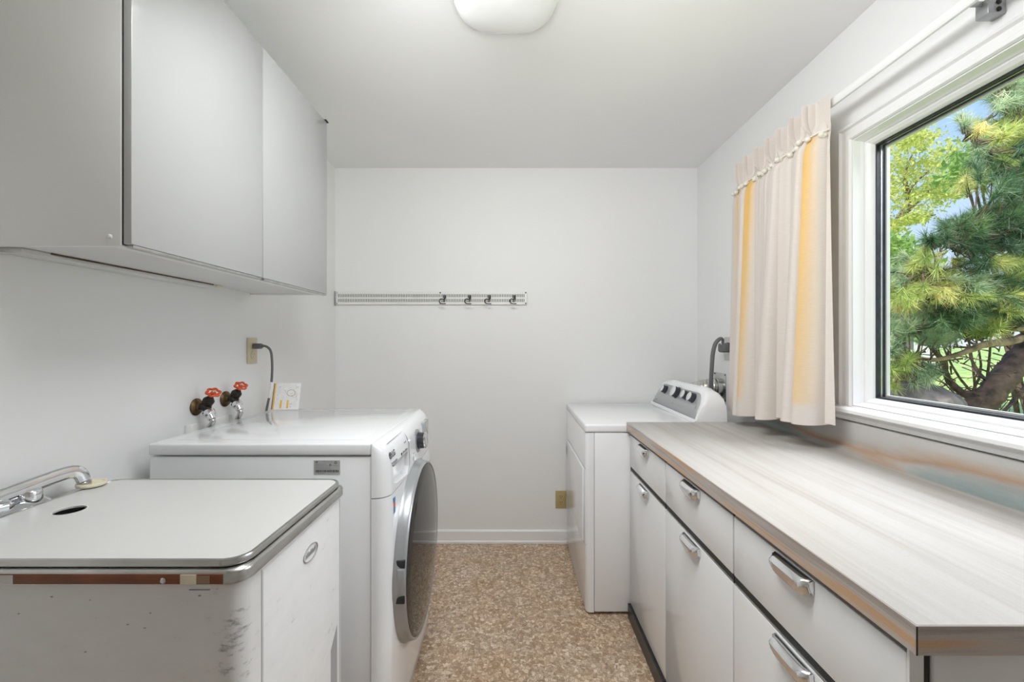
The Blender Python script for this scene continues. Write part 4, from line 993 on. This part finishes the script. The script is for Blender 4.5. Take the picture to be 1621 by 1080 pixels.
# (px, py, radius px x, radius px y, depth, spread, count, kind)
CL = [(1600, 140, 32, 42, 2.9, .35, 62, 'needle_grey'), (1575, 150, 18, 20, 2.8, .2, 10, 'needle_grey'), (1615, 190, 30, 28, 2.9, .3, 30, 'needle_new_lit'),
      (1527, 192, 12, 12, 2.6, .08, 5, 'needle_grey'), (1570, 205, 32, 18, 2.7, .25, 24, 'needle_new_lit'), (1560, 235, 26, 22, 2.8, .25, 20, 'needle_grey'), (1600, 240, 28, 30, 2.8, .3, 26, 'needle_new_lit'),
      (1560, 265, 30, 18, 2.6, .3, 20, 'needle_dark'), (1600, 285, 36, 28, 2.6, .35, 40, 'needle_dark'), (1545, 290, 24, 14, 2.7, .25, 10, 'needle_new_lit'), (1640, 250, 30, 60, 2.7, .3, 40, 'needle_dark'),
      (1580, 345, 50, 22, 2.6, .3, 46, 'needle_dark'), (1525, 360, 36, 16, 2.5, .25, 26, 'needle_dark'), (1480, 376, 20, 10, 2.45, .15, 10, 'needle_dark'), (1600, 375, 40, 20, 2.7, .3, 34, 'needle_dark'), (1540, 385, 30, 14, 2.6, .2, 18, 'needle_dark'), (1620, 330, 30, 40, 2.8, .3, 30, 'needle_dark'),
      (1545, 422, 24, 10, 2.5, .15, 10, 'needle_dark'), (1580, 410, 16, 8, 2.5, .1, 5, 'needle_new_lit'), (1605, 420, 20, 22, 2.9, .3, 16, 'needle_new_lit'),
      (1460, 412, 22, 18, 2.5, .2, 14, 'needle_new_lit'), (1515, 412, 7, 8, 2.6, .08, 3, 'needle_new_lit'), (1425, 430, 24, 24, 2.7, .25, 16, 'needle_grey'), (1420, 460, 24, 20, 2.7, .2, 14, 'needle_new_lit'), (1495, 440, 30, 18, 2.6, .25, 18, 'needle_new_lit'),
      (1450, 470, 42, 26, 2.7, .35, 36, 'needle_new_lit'), (1520, 465, 40, 18, 2.7, .35, 26, 'needle_new_lit'), (1580, 455, 44, 20, 2.9, .4, 34, 'needle_dark'), (1570, 480, 60, 18, 2.7, .4, 34, 'needle_dark'), (1540, 450, 40, 14, 2.6, .3, 16, 'needle_grey'), (1510, 500, 44, 18, 2.7, .35, 34, 'needle_dark'),
      (1600, 500, 36, 18, 2.8, .35, 18, 'needle_dark'), (1600, 480, 36, 22, 2.7, .35, 16, 'needle_new_lit'), (1440, 510, 36, 22, 2.8, .3, 22, 'needle_grey'), (1410, 530, 18, 30, 2.7, .25, 14, 'needle_grey'), (1560, 520, 26, 12, 2.65, .2, 12, 'needle_new_lit'), (1425, 570, 24, 18, 2.7, .25, 14, 'needle_new_lit'), (1455, 590, 24, 20, 2.9, .25, 14, 'needle_grey'), (1408, 595, 14, 22, 2.8, .2, 10, 'needle_new_lit'),
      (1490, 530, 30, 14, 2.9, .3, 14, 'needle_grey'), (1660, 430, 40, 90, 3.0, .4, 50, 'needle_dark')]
tw = bmesh.new()
for px, py, rx_, ry_, Y, sp_, n, kd in CL:
    for k in range(n):
        a = random.uniform(0, 2 * math.pi); q = math.sqrt(random.random())
        p = at(px + rx_ * q * math.cos(a), py + ry_ * q * math.sin(a), Y + random.uniform(-sp_, sp_))
        i = int(np.argmin(((AP - np.array(p)) ** 2).sum(1))); d = Vector(p) - allp[i]
        if d.length < .03: d = Vector((0, -1, .6))
        dn = (d.normalized() + Vector((random.gauss(0, .35), random.gauss(0, .35), random.gauss(.25, .3)))).normalized()
        sets[kd].append((tuple(p), tuple(dn)))
        if d.length < .30: tube(spline([allp[i], allp[i] + d * .35 + Vector((random.gauss(0, .02), random.gauss(0, .02), -.05)), allp[i] + d * .75 + Vector((0, 0, -.02)), Vector(p) + dn * .01], 3), .005, 4, bm=tw, rfun=lambda s: .0055 - .003 * s)
o = obj('twigs', tw, 'bark', tr); o['kind'] = 'stuff'
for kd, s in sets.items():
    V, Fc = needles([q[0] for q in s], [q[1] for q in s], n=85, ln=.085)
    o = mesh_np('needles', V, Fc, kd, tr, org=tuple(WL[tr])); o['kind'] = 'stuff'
    if kd == 'needle_new_lit': o['label'] = 'yellow green young and sunlit needles'

# yellow-green maple behind
MY = 9.0
tr = thing('maple_tree', 'yellow green leafy tree with forked grey trunk beyond the pine', 'tree', (at(1385, 700, MY).x, MY, GZ))
root = at(1372, 640, MY); root.z = GZ
obj('trunk', tube(spline([root, at(1385, 450, MY), at(1398, 395, MY), at(1425, 345, MY), at(1440, 315, MY)], 6), .1, 10, rfun=lambda s: .16 - .11 * s, jit=.1), mat('grey_bark', (.28, .25, .23), .9, var=.3, vscale=6), tr)
bb_ = []
for pts in ([(1398, 395), (1415, 360), (1432, 330), (1440, 300), (1470, 270)], [(1425, 345), (1450, 320), (1475, 300), (1505, 285)], [(1398, 395), (1405, 350), (1400, 310), (1410, 260)], [(1440, 315), (1432, 280), (1445, 240)], [(1425, 350), (1460, 345), (1480, 340)]):
    P = spline([at(x_, y_, MY + random.uniform(-.3, .3)) for x_, y_ in pts], 5); bb_ += P
    obj('branch', tube(P, .05, 7, rfun=lambda s: .055 * (1 - .75 * s)), M['bark_l'] if False else 'bark_l', tr)
C = []
MC = [(1460, 225, 60, 20), (1450, 250, 66, 30), (1430, 285, 50, 34), (1490, 265, 34, 26), (1415, 310, 30, 26), (1470, 315, 36, 16), (1440, 215, 30, 12), (1500, 300, 22, 12), (1410, 250, 34, 40), (1405, 360, 16, 16), (1445, 345, 16, 8), (1360, 270, 40, 90)]
for px, py, rx_, ry_ in MC:
    for k in range(26):
        a = random.uniform(0, 6.28); q = math.sqrt(random.random()); c = at(px + rx_ * q * math.cos(a), py + ry_ * q * math.sin(a), MY + random.uniform(-1.0, 1.0))
        for j in range(26): C.append((c.x + random.gauss(0, .10), c.y + random.gauss(0, .12), c.z + random.gauss(0, .045)))
V, Fc = leaves(C, .045); o = mesh_np('leaves', V, Fc, 'leaf_yellow', tr, org=tuple(WL[tr]), nper=4); o['kind'] = 'stuff'

# shrubs behind the pine
def shrub(name, label, cls, Y, m, n, size, dep, base):
    r0 = at(base, 600, Y); r0.z = GZ; tr = thing(name, label, 'shrub', tuple(r0)); C = []
    for px, py, rx_, ry_ in cls:
        c0 = at(px, py, Y)
        st = bmesh.new()
        obj('stem', tube(spline([r0 + Vector((random.gauss(0, .2), random.gauss(0, .2), 0)), (r0 + c0) * .5, c0], 4), .03, 6, rfun=lambda s: .03 - .02 * s), 'bark', tr); st.free()
        for k in range(n):
            a = random.uniform(0, 6.28); q = math.sqrt(random.random()); c = at(px + rx_ * q * math.cos(a), py + ry_ * q * math.sin(a), Y + random.uniform(-dep, dep))
            for j in range(18): C.append((c.x + random.gauss(0, .11), c.y + random.gauss(0, .11), c.z + random.gauss(0, .06)))
    V, Fc = leaves(C, size); o = mesh_np('leaves', V, Fc, m, tr, org=tuple(WL[tr]), nper=4); o['kind'] = 'stuff'
shrub('leafy_shrub', 'tall bright green shrub behind the pine near the window frame', [(1410, 420, 24, 36), (1440, 430, 34, 36), (1420, 470, 40, 40), (1470, 470, 40, 30), (1405, 390, 14, 16)], 6.5, 'leaf_green', 55, .05, .7, 1425)
shrub('leafy_shrub', 'low green hedge shrub behind the pine trunk', [(1520, 480, 40, 26), (1570, 470, 46, 26), (1620, 470, 40, 40), (1540, 515, 60, 16), (1480, 520, 50, 20)], 8, 'leaf_green', 70, .06, .9, 1560)
shrub('leafy_shrub', 'bright green foliage in gap between pine and yellow tree', [(1535, 255, 20, 14), (1550, 275, 22, 14), (1530, 280, 18, 10), (1590, 240, 30, 26)], 5.0, mat and 'leaf_green', 26, .045, .4, 1640)

# neighbour's house, far behind the shrubs
hp = at(1440, 500, 22)
hs_ = thing('neighbour_house', 'pale neighbouring house glimpsed low through the pine', 'house', (hp.x, 22, GZ))
obj('wall', box(hp.x - 9, hp.x + 1.4, 22, 28, GZ, 2.4), 'siding', hs_, smooth=False)
obj('roof', prism_x([(21.4, 2.4), (28.6, 2.4), (25, 3.9)], hp.x - 9.5, hp.x + 1.8), 'roof', hs_, smooth=False)
for k in range(3):
    wv_ = obj('window', box(hp.x - 5 + 2.1 * k, hp.x - 4 + 2.1 * k, 21.93, 21.99, .8, 1.9), 'trim', hs_, smooth=False)
    obj('pane', box(hp.x - 4.9 + 2.1 * k, hp.x - 4.1 + 2.1 * k, 21.90, 21.925, .9, 1.8), 'rubber', wv_, smooth=False)
